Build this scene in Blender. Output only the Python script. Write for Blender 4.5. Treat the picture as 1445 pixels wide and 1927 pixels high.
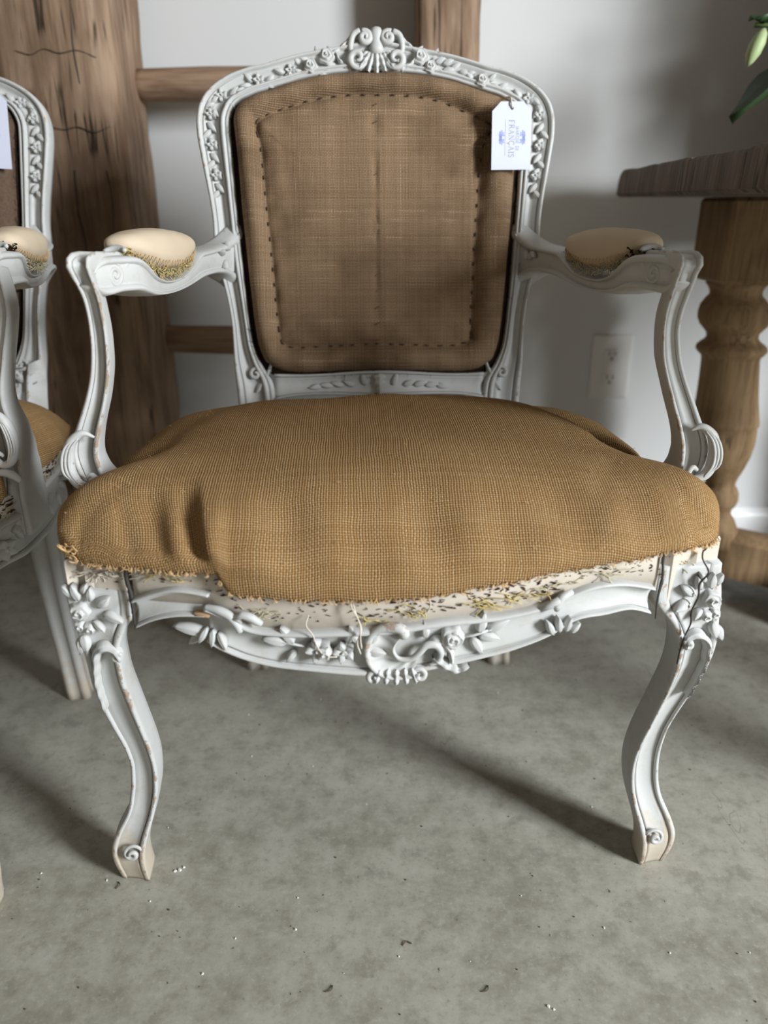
import bpy, math, random
import numpy as np
from mathutils import Vector, Matrix
random.seed(7); rng = np.random.RandomState(7)
for o in list(bpy.data.objects): bpy.data.objects.remove(o)
S = bpy.context.scene; COL = S.collection
PI = math.pi
# ------------------------------------------------------------------ camera, light, exposure
cd = bpy.data.cameras.new('camera'); cam = bpy.data.objects.new('camera', cd); COL.objects.link(cam)
cam.location = (0, 0, .75); cam.rotation_euler = (math.radians(68), 0, 0)
cd.dof.aperture_fstop = 3.0; cd.sensor_fit = 'VERTICAL'; cd.sensor_height = 36; cd.sensor_width = 27; cd.lens = 1447/1927*36
cd.clip_start = .02
cd.dof.use_dof = True; cd.dof.focus_distance = .86
S.camera = cam
w = bpy.data.worlds.new('world'); S.world = w; w.use_nodes = True
w.node_tree.nodes['Background'].inputs[0].default_value = (.75, .85, 1, 1)
w.node_tree.nodes['Background'].inputs[1].default_value = .0
def area(name, loc, target, sx, sy, power, col):
    d = bpy.data.lights.new(name, 'AREA'); d.shape = 'RECTANGLE'; d.size = sx; d.size_y = sy
    d.energy = power; d.color = col
    o = bpy.data.objects.new(name, d); COL.objects.link(o); o.location = loc
    o.rotation_euler = (Vector(target)-Vector(loc)).to_track_quat('-Z', 'Y').to_euler(); return o
area('window_light', (2.72, -1.10, 1.45), (.1, .9, .45), .75, 1.4, 255, (.92, .965, 1))
area('window_light', (-.9, -2.5, 1.6), (0, 1, .5), 1.0, 1.2, 3, (.9, .95, 1))
S.view_settings.view_transform = 'Standard'; S.view_settings.look = 'None'
S.view_settings.gamma = 1; S.view_settings.use_curve_mapping = False
S.view_settings.exposure = 0.0

# ------------------------------------------------------------------ material helpers
class NT:
    def __init__(s, name):
        s.m = bpy.data.materials.new(name); s.m.use_nodes = True; s.t = s.m.node_tree
        s.b = s.t.nodes['Principled BSDF']
    def n(s, typ, **k):
        x = s.t.nodes.new(typ)
        for a, v in k.items(): setattr(x, a, v)
        return x
    def set(s, sock, v):
        if hasattr(v, 'is_output') or isinstance(v, bpy.types.NodeSocket): s.t.links.new(v, sock)
        else: sock.default_value = v
    def math(s, op, a, b=0.0, c=None, clamp=False):
        x = s.n('ShaderNodeMath', operation=op, use_clamp=clamp); s.set(x.inputs[0], a); s.set(x.inputs[1], b)
        if c is not None: s.set(x.inputs[2], c)
        return x.outputs[0]
    def sstep(s, v, lo, hi, a=0.0, b=1.0):
        x = s.n('ShaderNodeMapRange', interpolation_type='SMOOTHSTEP')
        s.set(x.inputs[0], v); s.set(x.inputs[1], lo); s.set(x.inputs[2], hi); s.set(x.inputs[3], a); s.set(x.inputs[4], b)
        return x.outputs[0]
    def mix(s, f, a, b, mode='MIX'):
        x = s.n('ShaderNodeMix', data_type='RGBA', blend_type=mode)
        s.set(x.inputs[0], f)
        for i, v in ((6, a), (7, b)): s.set(x.inputs[i], v if isinstance(v, bpy.types.NodeSocket) else (*v, 1))
        return x.outputs[2]
    def coord(s, kind='Object', scale=(1, 1, 1), rot=(0, 0, 0)):
        c = s.n('ShaderNodeTexCoord'); mp = s.n('ShaderNodeMapping'); s.t.links.new(c.outputs[kind], mp.inputs[0])
        mp.inputs['Scale'].default_value = scale; mp.inputs['Rotation'].default_value = rot
        return mp.outputs[0]
    def noise(s, vec, scale, detail=4, rough=.55, dist=0.0):
        x = s.n('ShaderNodeTexNoise'); s.set(x.inputs['Vector'], vec); x.inputs['Scale'].default_value = scale
        x.inputs['Detail'].default_value = detail; x.inputs['Roughness'].default_value = rough; x.inputs['Distortion'].default_value = dist
        return x.outputs['Fac']
    def bump(s, h, strength=.5, dist=.001, nrm=None):
        x = s.n('ShaderNodeBump'); s.set(x.inputs['Height'], h); x.inputs['Strength'].default_value = strength; x.inputs['Distance'].default_value = dist
        if nrm is not None: s.set(x.inputs['Normal'], nrm)
        return x.outputs[0]
    def out(s, col, rough=.6, nrm=None, spec=.4):
        s.set(s.b.inputs['Base Color'], col if isinstance(col, bpy.types.NodeSocket) else (*col, 1))
        s.set(s.b.inputs['Roughness'], rough)
        s.b.inputs['Specular IOR Level'].default_value = spec
        if nrm is not None: s.set(s.b.inputs['Normal'], nrm)
        return s.m

def mat_paint(name, a=(.465, .470, .455), b=(.56, .567, .56), wearc=(.27, .18, .125), dirt=.5):
    t = NT(name); v = t.coord('Object')
    base = t.mix(t.noise(v, 9, 5), a, b)
    base = t.mix(t.math('MULTIPLY', t.sstep(t.noise(v, 45, 6, .65), .5, .75), dirt), base, (.42, .38, .32))
    at = t.n('ShaderNodeAttribute', attribute_name='wear').outputs['Fac']
    n1 = t.noise(v, 70, 6, .7)
    gr = t.math('MULTIPLY', t.sstep(t.math('MULTIPLY', at, -1), .25, .95), t.math('ADD', .35, t.math('MULTIPLY', t.noise(v, 30, 3), .7)))
    base = t.mix(t.math('MULTIPLY', gr, .85), base, (.10, .085, .07))
    f = t.sstep(t.math('ADD', t.math('MULTIPLY', at, .39), n1), .86, .95)
    ft = t.n('ShaderNodeAttribute', attribute_name='bare').outputs['Fac']
    n2 = t.noise(v, 60, 5, .6)
    base = t.mix(t.math('MULTIPLY', t.sstep(t.math('ADD', ft, n2), .75, 1.15), .8), base, (.50, .42, .32))
    vv = t.coord('Object', (260, 260, 40))
    chip = t.sstep(t.noise(vv, 1, 3, .6), .72, .78)
    f = t.math('MAXIMUM', f, t.math('MULTIPLY', chip, .35))
    wc = t.mix(t.noise(v, 160, 3), wearc, (.42, .34, .27))
    col = t.mix(f, base, wc)
    h = t.math('SUBTRACT', t.math('MULTIPLY', t.noise(v, 320, 3), .5), t.math('MULTIPLY', f, .6))
    return t.out(col, .5, t.bump(h, .35, .0007), .35)

def mat_burlap(name, pitch, warp, weft, gap, dark, slub=.5, bumpd=.0011, irr=.6):
    t = NT(name)
    uv = t.n('ShaderNodeTexCoord').outputs['UV']
    n0 = t.n('ShaderNodeTexNoise'); t.set(n0.inputs['Vector'], uv); n0.inputs['Scale'].default_value = 26; n0.inputs['Detail'].default_value = 3
    vm = t.n('ShaderNodeVectorMath', operation='MULTIPLY_ADD'); t.set(vm.inputs[0], n0.outputs['Color']); vm.inputs[1].default_value = (pitch*irr*3,)*3; t.set(vm.inputs[2], uv)
    sx = t.n('ShaderNodeSeparateXYZ'); t.set(sx.inputs[0], vm.outputs[0])
    u = t.math('DIVIDE', sx.outputs[0], pitch); v = t.math('DIVIDE', sx.outputs[1], pitch)
    iu = t.math('FLOOR', u); iv = t.math('FLOOR', v)
    fu = t.math('SINE', t.math('MULTIPLY', t.math('FRACT', u), PI)); fv = t.math('SINE', t.math('MULTIPLY', t.math('FRACT', v), PI))
    def wn(a):
        x = t.n('ShaderNodeTexWhiteNoise', noise_dimensions='1D'); t.set(x.inputs['W'], a); return x.outputs['Value']
    ru = wn(iu); rv = wn(t.math('ADD', iv, 517.3))
    par = t.math('MULTIPLY', t.math('FRACT', t.math('MULTIPLY', t.math('ADD', iu, iv), .5)), 2)   # 0 / 1 checker
    hi = t.math('SINE', t.math('MULTIPLY', t.math('FRACT', v), PI)); hj = t.math('SINE', t.math('MULTIPLY', t.math('FRACT', u), PI))
    # warp over where parity = 1
    sgn = t.math('SUBTRACT', t.math('MULTIPLY', par, 2), 1)
    hw = t.math('MULTIPLY', t.math('POWER', fu, t.math('ADD', .55, t.math('MULTIPLY', ru, .5))), t.math('ADD', .55, t.math('MULTIPLY', t.math('MULTIPLY', hi, sgn), .45)))
    hf = t.math('MULTIPLY', t.math('POWER', fv, t.math('ADD', .55, t.math('MULTIPLY', rv, .5))), t.math('SUBTRACT', .55, t.math('MULTIPLY', t.math('MULTIPLY', hj, sgn), .45)))
    h = t.math('MAXIMUM', hw, hf)
    isw = t.math('GREATER_THAN', hw, hf)
    cw = t.mix(ru, warp[0], warp[1]); cf = t.mix(rv, weft[0], weft[1])
    col = t.mix(isw, cf, cw)
    fib = t.noise(uv, 2200, 2)
    col = t.mix(t.math('MULTIPLY', fib, .5), col, gap)
    col = t.mix(t.sstep(h, .30, .62, 1, 0), col, gap)
    big = t.noise(uv, 7, 5, .6)
    col = t.mix(t.math('MULTIPLY', t.sstep(big, .42, .72), dark), col, gap)
    # slubs: thick pale threads here and there
    sl = t.math('MULTIPLY', t.sstep(t.math('MAXIMUM', t.math('MULTIPLY', ru, isw), t.math('MULTIPLY', rv, t.math('SUBTRACT', 1, isw))), .9, .97), t.sstep(t.noise(uv, 18, 2), .5, .6))
    col = t.mix(t.math('MULTIPLY', sl, slub), col, tuple(min(1, c*1.5) for c in warp[1]))
    hh = t.math('ADD', h, t.math('MULTIPLY', fib, .25))
    return t.out(col, .9, t.bump(hh, .9, bumpd), .15)

def mat_timber(name, a, b, c, axis=2, sc=1.0, crack=1.0):
    t = NT(name); s3 = [14*sc]*3; s3[axis] = 1.6*sc
    v = t.coord('Object', tuple(s3)); v0 = t.coord('Object')
    g = t.noise(v, 2.2, 8, .65, .6)
    fine = [110*sc]*3; fine[axis] = 5*sc
    gf = t.noise(t.coord('Object', tuple(fine)), 1, 4, .6)
    col = t.mix(t.sstep(g, .35, .65), a, b)
    col = t.mix(t.math('MULTIPLY', t.sstep(gf, .45, .7), .5), col, c)
    big = t.noise(v0, 5, 4, .6)
    col = t.mix(t.math('MULTIPLY', t.sstep(big, .5, .7), .45), col, c)
    ck = [22*sc]*3; ck[axis] = 1.1*sc
    cr = t.sstep(t.math('ABSOLUTE', t.math('SUBTRACT', t.noise(t.coord('Object', tuple(ck)), 1, 3, .5), .5)), .0, .02, 1, 0)
    m = t.math('MULTIPLY', cr, t.sstep(t.noise(v0, 8, 2), .5, .6))
    m = t.math('MULTIPLY', m, crack)
    col = t.mix(t.math('MULTIPLY', m, .85), col, (.012, .008, .005))
    hgt = t.math('SUBTRACT', t.math('ADD', t.math('MULTIPLY', g, .6), t.math('MULTIPLY', gf, .35)), m)
    return t.out(col, .75, t.bump(hgt, .6, .0016), .25)

def mat_plain(name, col, rough=.6, var=.15, sc=60, spec=.3, bump=.3, bd=.0006):
    t = NT(name); v = t.coord('Object'); n = t.noise(v, sc, 5)
    c = t.mix(n, tuple(x*(1-var) for x in col), tuple(min(1, x*(1+var)) for x in col))
    return t.out(c, rough, t.bump(t.noise(v, sc*6, 3), bump, bd), spec)

def mat_floor():
    t = NT('polished_concrete'); v = t.coord('Object')
    n1 = t.noise(v, 3.0, 8, .6, .3); n2 = t.noise(v, 34, 8, .7); n3 = t.noise(v, 150, 6, .7); n4 = t.noise(v, 11, 6, .65)
    c = t.mix(t.sstep(n1, .30, .70), (.275, .262, .212), (.365, .352, .295))
    c = t.mix(t.math('MULTIPLY', t.sstep(n4, .40, .70), .6), c, (.455, .44, .38))
    c = t.mix(t.math('MULTIPLY', t.sstep(n2, .45, .70), .55), c, (.45, .445, .39))
    c = t.mix(t.math('MULTIPLY', t.sstep(n2, .50, .33), .55), c, (.20, .19, .155))
    c = t.mix(t.math('MULTIPLY', t.sstep(n3, .54, .68), .4), c, (.19, .18, .15))
    c = t.mix(t.math('MULTIPLY', t.sstep(n3, .46, .34), .35), c, (.50, .49, .45))
    pit = t.sstep(t.noise(v, 150, 2, .5), .735, .765)
    c = t.mix(t.math('MULTIPLY', pit, .8), c, (.06, .055, .045))
    # thin cracks
    cr = t.sstep(t.math('ABSOLUTE', t.math('SUBTRACT', t.noise(t.coord('Object', (3.2, .8, 1), (0, 0, .25)), 1.3, 5, .6), .5)), 0, .0018, 1, 0)
    cr = t.math('MULTIPLY', cr, t.sstep(t.noise(v, 3, 2), .55, .62))
    c = t.mix(t.math('MULTIPLY', cr, .5), c, (.10, .085, .065))
    st = t.sstep(t.noise(v, 6, 3, .5), .68, .74)
    c = t.mix(t.math('MULTIPLY', st, .35), c, (.16, .15, .125))
    r = t.math('ADD', .40, t.math('MULTIPLY', n2, .3))
    return t.out(c, r, t.bump(t.math('ADD', n3, t.math('MULTIPLY', n2, .6)), .25, .0012), .4)

M = {}
M['paint'] = mat_paint('chalky_grey_paint')
M['bead'] = M['paint']
M['raw'] = mat_paint('bare_cream_wood', (.50, .44, .36), (.66, .60, .52), (.22, .13, .08), .5)
M['chip'] = mat_plain('exposed_wood', (.42, .27, .16), .8, .35, 90)
M['burlap'] = mat_burlap('seat_burlap', .0026, ((.50, .30, .125), (.74, .50, .255)), ((.45, .265, .105), (.67, .44, .205)), (.075, .034, .012), .2, .0, .0014)
M['oldburlap'] = mat_burlap('aged_back_burlap', .0021, ((.34, .225, .13), (.54, .385, .245)), ((.32, .21, .12), (.51, .355, .22)), (.06, .033, .018), .5, .22, .0010, .5)
M['hair'] = mat_plain('dark_horsehair', (.035, .022, .014), .95, .5, 300, .1, 1, .002)
M['nail'] = mat_plain('rusty_nail_hole', (.055, .026, .013), .8, .6, 400)
M['muslin'] = mat_plain('cream_muslin', (.60, .495, .365), .9, .06, 25, .1, .4, .0004)
M['thread'] = mat_plain('pale_thread', (.62, .56, .47), .9, .1)
M['darkthread'] = mat_plain('dark_twine', (.07, .045, .03), .9, .3)
M['fibre'] = mat_plain('brown_matted_fibre', (.17, .115, .08), .95, .5, 250, .1, 1, .002)
M['jute'] = mat_plain('jute_fibre', (.56, .37, .18), .9, .3, 200)
M['straw'] = mat_plain('yellow_straw', (.50, .40, .17), .85, .45, 150)
M['straw2'] = mat_plain('pale_straw', (.50, .45, .30), .85, .35, 150)
M['card'] = mat_plain('white_card', (.64, .67, .80), .6, .01, 30, .2, .05)
M['inkblue'] = mat_plain('pale_blue_ink', (.42, .49, .82), .7, .15, 200)
M['inkgrey'] = mat_plain('grey_ink', (.36, .37, .47), .7, .05)
M['post'] = mat_timber('weathered_timber', (.20, .125, .078), (.36, .25, .17), (.10, .058, .034))
M['rung'] = mat_timber('weathered_rung', (.19, .115, .07), (.33, .225, .15), (.10, .058, .034), 0)
M['tabletop'] = mat_timber('grey_brown_tabletop', (.10, .070, .050), (.19, .14, .105), (.055, .037, .026), 2, 1.4)
M['leg'] = mat_timber('table_leg_wood', (.27, .175, .09), (.38, .255, .14), (.10, .058, .028), 2, 1.2, .7)
M['floor'] = mat_floor()
M['wall'] = mat_plain('white_wall_paint', (.64, .645, .64), .7, .015, 3, .2, .15, .0008)
M['panel'] = mat_plain('brown_wood_panelling', (.22, .185, .145), .7, .1, 8)
M['trim'] = mat_plain('white_trim_paint', (.80, .80, .80), .4, .01, 5, .4, .05)
M['plate'] = mat_plain('white_plastic', (.70, .69, .665), .35, .01, 5, .5, .02)
M['slot'] = mat_plain('dark_slot', (.05, .045, .04), .6, .1)
M['leaf'] = mat_plain('dark_green_leaf', (.03, .06, .022), .45, .35, 20, .4, .3, .001)
M['bud'] = mat_plain('pale_green_bud', (.36, .44, .22), .5, .2, 40)
M['stem'] = mat_plain('green_stem', (.10, .14, .045), .6, .2)
M['vase'] = mat_plain('grey_stoneware', (.30, .29, .27), .5, .15, 20)
M['dust'] = mat_plain('paint_flake', (.74, .73, .69), .8, .1)
M['dirt'] = mat_plain('dark_debris', (.10, .075, .055), .9, .4)

# ------------------------------------------------------------------ mesh helpers
def empty(name, loc=(0, 0, 0), rz=0):
    o = bpy.data.objects.new(name, None); COL.objects.link(o); o.location = loc; o.rotation_euler = (0, 0, rz)
    o.empty_display_size = .1; return o
def tag(o, label=None, cat=None, group=None, kind=None):
    for k, v in (('label', label), ('category', cat), ('group', group), ('kind', kind)):
        if v: o[k] = v
    return o
DEFORM = [None]
class MB:
    """collects verts / faces / per-vertex wear / uv"""
    def __init__(s): s.v = []; s.f = []; s.w = []; s.uv = None; s.bare = []
    def add(s, verts, faces, wear=None, bare=None):
        o = len(s.v); verts = [tuple(map(float, p)) for p in verts]; s.v += verts
        s.f += [tuple(i+o for i in f) for f in faces]
        s.w += list(wear) if wear is not None else [0.]*len(verts)
        s.bare += list(bare) if bare is not None else [0.]*len(verts)
        return s
    def merge(s, o): return s.add(o.v, o.f, o.w, o.bare)
    def build(s, name, mat, parent=None, smooth=True, label=None, kind=None, sharp=None, deform=True):
        v = s.v
        if DEFORM[0] and deform: v = [DEFORM[0](p) for p in v]
        me = bpy.data.meshes.new(name); me.from_pydata(v, [], s.f); me.update()
        me.materials.append(mat)
        if any(s.w):
            a = me.attributes.new('wear', 'FLOAT', 'POINT'); a.data.foreach_set('value', np.array(s.w, dtype=np.float32))
        if any(s.bare):
            a = me.attributes.new('bare', 'FLOAT', 'POINT'); a.data.foreach_set('value', np.array(s.bare, dtype=np.float32))
        if s.uv is not None:
            l = me.uv_layers.new(name='uv'); idx = np.zeros(len(me.loops), dtype=np.int32); me.loops.foreach_get('vertex_index', idx)
            l.data.foreach_set('uv', np.array(s.uv, dtype=np.float32)[idx].ravel())
        if smooth: me.shade_smooth()
        if sharp: me.set_sharp_from_angle(angle=math.radians(sharp))
        o = bpy.data.objects.new(name, me); COL.objects.link(o)
        if parent: o.parent = parent
        tag(o, label, kind=kind); return o

def cr(pts, n, closed=False):
    """Catmull-Rom through points (any dimension), n samples, roughly even"""
    P = np.array(pts, float)
    d = np.maximum(np.linalg.norm(np.diff(P[:, :3] if P.shape[1] >= 3 else P, axis=0), axis=1), 1e-6)
    T = np.concatenate([[0], np.cumsum(d)])
    m = np.zeros_like(P)
    m[1:-1] = ((P[2:]-P[1:-1])/d[1:, None]*d[:-1, None]+(P[1:-1]-P[:-2])/d[:-1, None]*d[1:, None])/(d[:-1]+d[1:])[:, None]
    m[0] = (P[1]-P[0])/d[0]; m[-1] = (P[-1]-P[-2])/d[-1]
    q = np.linspace(0, T[-1], n); out = []
    for t in q:
        i = min(max(np.searchsorted(T, t)-1, 0), len(d)-1); h = d[i]; s = (t-T[i])/h
        out.append((2*s**3-3*s**2+1)*P[i]+(s**3-2*s**2+s)*h*m[i]+(-2*s**3+3*s**2)*P[i+1]+(s**3-s**2)*h*m[i+1])
    return np.array(out)
def ip(xs, ys):
    xs = np.array(xs); ys = np.array(ys); o = np.argsort(xs); xs = xs[o]; ys = ys[o]
    return lambda v: float(np.interp(v, xs, ys))
def loft(rings, cap=True, closed=False, wear=None, bare=None):
    mb = MB(); n = len(rings); k = len(rings[0])
    v = [p for r in rings for p in r]; f = []
    for i in range(n-1 if not closed else n):
        a = i*k; b = ((i+1) % n)*k
        for j in range(k):
            j2 = (j+1) % k; f.append((a+j, b+j, b+j2, a+j2))
    if cap and not closed: f.append(tuple(range(k))); f.append(tuple(range((n-1)*k, n*k))[::-1])
    mb.add(v, f, wear, bare); return mb
def strip(L, R, N, prof, back, hs=None, bare=None):
    """moulded strip between edge curves L and R, front normal N; prof = (u, h, wear), back = (u, h)"""
    rings = []; wear = []; bb = []
    for i in range(len(L)):
        l = np.array(L[i]); r = np.array(R[i]); n = np.array(N[i]); n = n/np.linalg.norm(n); k = 1 if hs is None else hs[i]
        ring = [l+(r-l)*u+n*h*k for u, h, _ in prof]+[l+(r-l)*u+n*h for u, h in back]
        rings.append(ring); wear += [q[2] for q in prof]+[0]*len(back)
        bb += [0 if bare is None else bare[i]]*len(ring)
    return loft(rings, wear=wear, bare=bb)
def tube(pts, rad, k=8, cap=True, wear=0., flat=1.0, up=None):
    P = np.array(pts, float); n = len(P); R = np.full(n, rad) if np.isscalar(rad) else np.interp(np.linspace(0, 1, n), np.linspace(0, 1, len(rad)), rad)
    T = np.gradient(P, axis=0); T /= np.maximum(np.linalg.norm(T, axis=1), 1e-9)[:, None]
    ref = np.array(up if up is not None else ((0, 0, 1) if abs(T[0][2]) < .9 else (1, 0, 0)), float); rings = []
    for i in range(n):
        a = ref-T[i]*ref.dot(T[i])
        if np.linalg.norm(a) < 1e-6: a = np.array((T[i][1], -T[i][0], .01))
        a /= np.linalg.norm(a); b = np.cross(T[i], a)
        if up is None: ref = a
        rings.append([P[i]+R[i]*(a*math.cos(q)*flat+b*math.sin(q)) for q in np.arange(k)*2*PI/k])
    mb = loft(rings, cap=cap); mb.w = [wear]*len(mb.v); return mb
def box(cx, cy, cz, sx, sy, sz, bev=.002):
    """bevelled box from stacked rounded rings"""
    x, y, z = sx/2, sy/2, sz/2; b = min(bev, x*.9, y*.9, z*.9)
    def ring(i, zz):
        X = x-i; Y = y-i; c = max(b-i, 1e-5)
        return [(cx+px, cy+py, cz+zz) for px, py in ((-X+c, -Y), (X-c, -Y), (X, -Y+c), (X, Y-c), (X-c, Y), (-X+c, Y), (-X, Y-c), (-X, -Y+c))]
    return loft([ring(b, -z), ring(0, -z+b), ring(0, z-b), ring(b, z)])
def lathe(prof, k=32, axis=lambda z: (0, 0)):
    rings = []
    for r, z in prof:
        ax, ay = axis(z); rings.append([(ax+r*math.cos(a), ay+r*math.sin(a), z) for a in np.arange(k)*2*PI/k])
    return loft(rings)
def place(mb, o, r, u, n):
    """map motif coords (x right, y up, z out) to the frame o, r, u, n"""
    o, r, u, n = (np.array(q, float) for q in (o, r, u, n)); r /= np.linalg.norm(r); n = n/np.linalg.norm(n)
    u = np.cross(n, r); 
    m = MB(); m.add([o+r*p[0]+u*p[1]+n*p[2] for p in mb.v], mb.f, mb.w, mb.bare); return m
def rot2(mb, a, dx=0, dy=0, s=1.0, flip=False):
    c, q = math.cos(a), math.sin(a); m = MB()
    m.add([((x*c-y*q)*s*(-1 if flip else 1)+dx, (x*q+y*c)*s+dy, z*s) for x, y, z in mb.v], mb.f, mb.w, mb.bare); return m
# --- carved motifs in a local plane (x right, y up, z out)
def leaf(L=.02, W=.009, H=.004, curl=.2, vein=.35):
    nt, ns = 9, 7; v = []; wr = []
    for i in range(nt):
        t = i/(nt-1); wd = W*.5*(math.sin(PI*min(1, t**.75))**.8*.97+.03)
        for j in range(ns):
            s = -1+2*j/(ns-1)
            h = H*(1-s*s)*(.35+.65*math.sin(PI*(t*.8+.1)))-H*vein*math.exp(-(s*4)**2)+H*curl*t*t*1.5
            v.append((wd*s, L*t, h)); wr.append(.35*(1-abs(abs(s)-.45)) if 0 < abs(s) < 1 else -.35)
    f = [(i*ns+j, i*ns+j+1, (i+1)*ns+j+1, (i+1)*ns+j) for i in range(nt-1) for j in range(ns-1)]
    base = len(v)   # skirt so the leaf is a solid relief
    loop = [j for j in range(ns)]+[i*ns+ns-1 for i in range(1, nt)]+[(nt-1)*ns+j for j in range(ns-2, -1, -1)]+[i*ns for i in range(nt-2, 0, -1)]
    for q in loop: v.append((v[q][0]*1.02, v[q][1], -.004)); wr.append(-.9)
    n = len(loop)
    f += [(loop[i], base+i, base+(i+1) % n, loop[(i+1) % n]) for i in range(n)]
    return MB().add(v, f, wr)
def rose(r=.009, H=.008, turns=2.4, lobes=5):
    nr, na = 12, 30; v = [(0, 0, H*.75)]; wr = [.2]; f = []
    for i in range(1, nr+1):
        q = i/nr
        for j in range(na):
            a = j*2*PI/na; ph = (q*turns+a/(2*PI)) % 1
            rr = r*q*(1+.10*q*math.cos(lobes*a+.6))
            h = H*math.sqrt(max(0, 1-q**3))*(.78+.22*(1-q))+(ph**2-.5)*H*.42*(1 if i < nr else 0)
            if i == nr: h = -.003
            v.append((rr*math.cos(a), rr*math.sin(a), h)); wr.append(.5*ph)
    for j in range(na): f.append((0, 1+j, 1+(j+1) % na))
    for i in range(nr-1):
        for j in range(na):
            a = 1+i*na; b = a+na; f.append((a+j, b+j, b+(j+1) % na, a+(j+1) % na))
    return MB().add(v, f, wr)
def blossom(r=.009, H=.005, n=5):
    mb = MB()
    for k in range(n): mb.merge(rot2(leaf(r, r*.95, H, .5, .3), k*2*PI/n+.3))
    mb.merge(rose(r*.35, H*1.2, 1.2)); return mb
def spiral(cx, cy, r0, r1, a0, turns, n=28, z0=0, z1=0):
    return [(cx+(r0+(r1-r0)*t)*math.cos(a0+turns*2*PI*t), cy+(r0+(r1-r0)*t)*math.sin(a0+turns*2*PI*t), z0+(z1-z0)*t) for t in np.linspace(0, 1, n)]
def acanthus(path, w0, H=.005, lobes=5, tip=.2):
    """long scalloped leaf along a local 2-D path"""
    P = cr([(p[0], p[1], 0) for p in path], lobes*6+1); T = np.gradient(P, axis=0); T /= np.linalg.norm(T, axis=1)[:, None]
    v = []; wr = []; ns = 9; n = len(P)
    for i in range(n):
        t = i/(n-1); nx, ny = -T[i][1], T[i][0]
        wd = w0*(1-(1-tip)*t)*(.72+.28*abs(math.sin(PI*lobes*t)))*min(1, .3+t*5)
        for j in range(ns):
            s = -1+2*j/(ns-1)
            h = H*(1-s*s)*.8+H*.35*math.cos(s*PI*3)*(1-abs(s))+H*.3*math.sin(PI*lobes*t)**2*(1-abs(s))+H*.6*t
            if abs(s) == 1: h = -.004
            v.append((P[i][0]+nx*wd*s, P[i][1]+ny*wd*s, h)); wr.append(.5*(1-abs(s)))
    f = [(i*ns+j, i*ns+j+1, (i+1)*ns+j+1, (i+1)*ns+j) for i in range(n-1) for j in range(ns-1)]
    f = [q[::-1] for q in f]
    return MB().add(v, f, wr)

# ------------------------------------------------------------------ the room
def plane_wall(name, verts, mat, kind='structure'):
    mb = MB().add(verts, [(0, 1, 2, 3)]); return mb.build(name, mat, None, False, kind=kind)
DEFORM[0] = None
X0, X1, Y0, Y1, ZC = -2.6, 2.9, -2.6, 1.7, 2.6
def slab(name, x0, x1, y0, y1, z0, z1, mat): return box((x0+x1)/2, (y0+y1)/2, (z0+z1)/2, x1-x0, y1-y0, z1-z0, .001).build(name, mat, None, False, kind='structure')
slab('floor', X0-.1, X1+.1, Y0-.1, Y1+.1, -.1, 0, M['floor'])
slab('wall_back', X0-.1, X1+.1, Y1, Y1+.1, 0, ZC, M['wall'])
slab('wall_left', X0-.1, X0, Y0-.1, Y1, 0, ZC, M['panel'])
slab('wall_right', X1, X1+.1, Y0-.1, .60, 0, ZC, M['panel'])
slab('wall_recess', 1.75, X1+.1, .60, Y1, 0, ZC, M['panel'])       # the room narrows beside the table
slab('wall_front', X0, X1, Y0-.1, Y0, 0, ZC, M['panel'])
slab('ceiling', X0-.1, X1+.1, Y0-.1, Y1+.1, ZC, ZC+.1, M['panel'])
bp = [(0, 0), (-.014, 0), (-.014, .058), (-.011, .064), (-.010, .070), (-.004, .076), (0, .076)]
loft([[(x, Y1+a, b) for a, b in bp] for x in (X0, X1)]).build('baseboard_back', M['trim'], None, False, kind='structure')

slab('shade_block', 1.22, X1+.1, .75, Y1, .86, ZC, M['panel'])       # unseen block added to shade the upper right of the back wall

# wall outlet
def outlet(cx, cz):
    e = empty('wall_outlet', (cx, Y1, cz)); tag(e, 'white duplex wall outlet on the white wall behind the chair', 'outlet')
    W, H = .044, .0705
    rings = []
    for s, y in ((1, 0), (1, -.003), (.97, -.0055), (.9, -.0065)):
        rings.append([(W*s*a if abs(a) < 1 else math.copysign(W-(1-s)*W, a), y, math.copysign(H-(1-s)*W, b)) for a, b in ((-1, -1), (1, -1), (1, 1), (-1, 1))])
    loft(rings).build('cover_plate', M['plate'], e, False)
    for k, z in enumerate((.026, -.026)):
        ring = []
        for y, s in ((-.006, 1.04), (-.0085, 1), (-.009, .93)):
            ring.append([(.018*s*max(-1, min(1, 1.0*math.cos(a))), y, z+max(-.0135, min(.0135, .018*math.sin(a)))*s) for a in np.arange(28)*2*PI/28])
        r = loft(ring).build('socket', M['plate'], e)
        for x, h in ((-.0065, .0085), (.0065, .007)):
            box(x, -.0090, z+.004, .0022, .001, h, .0003).build('slot', M['slot'], r, False)
        lathe([(.0001, -.0005), (.0026, -.0005), (.0026, .0005), (.0001, .0005)], 12).merge(MB())
        g = MB(); g.add([(.0027*math.cos(a), -.0095, z-.0075+.0027*math.sin(a)) for a in np.arange(12)*PI/6]+[(.0027*math.cos(a), -.0085, z-.0075+.0027*math.sin(a)) for a in np.arange(12)*PI/6],
              [tuple(range(12))]+[(i, 12+i, 12+(i+1) % 12, (i+1) % 12) for i in range(12)]); g.build('ground_hole', M['slot'], r, False)
    sc = MB(); sc.add([(.0028*math.cos(a), -.0075, .0028*math.sin(a)) for a in np.arange(12)*PI/6]+[(.0028*math.cos(a), -.006, .0028*math.sin(a)) for a in np.arange(12)*PI/6],
           [tuple(range(12))]+[(i, 12+i, 12+(i+1) % 12, (i+1) % 12) for i in range(12)]); sc.build('screw', M['trim'], e, False)
outlet(.5, .411)

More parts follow.
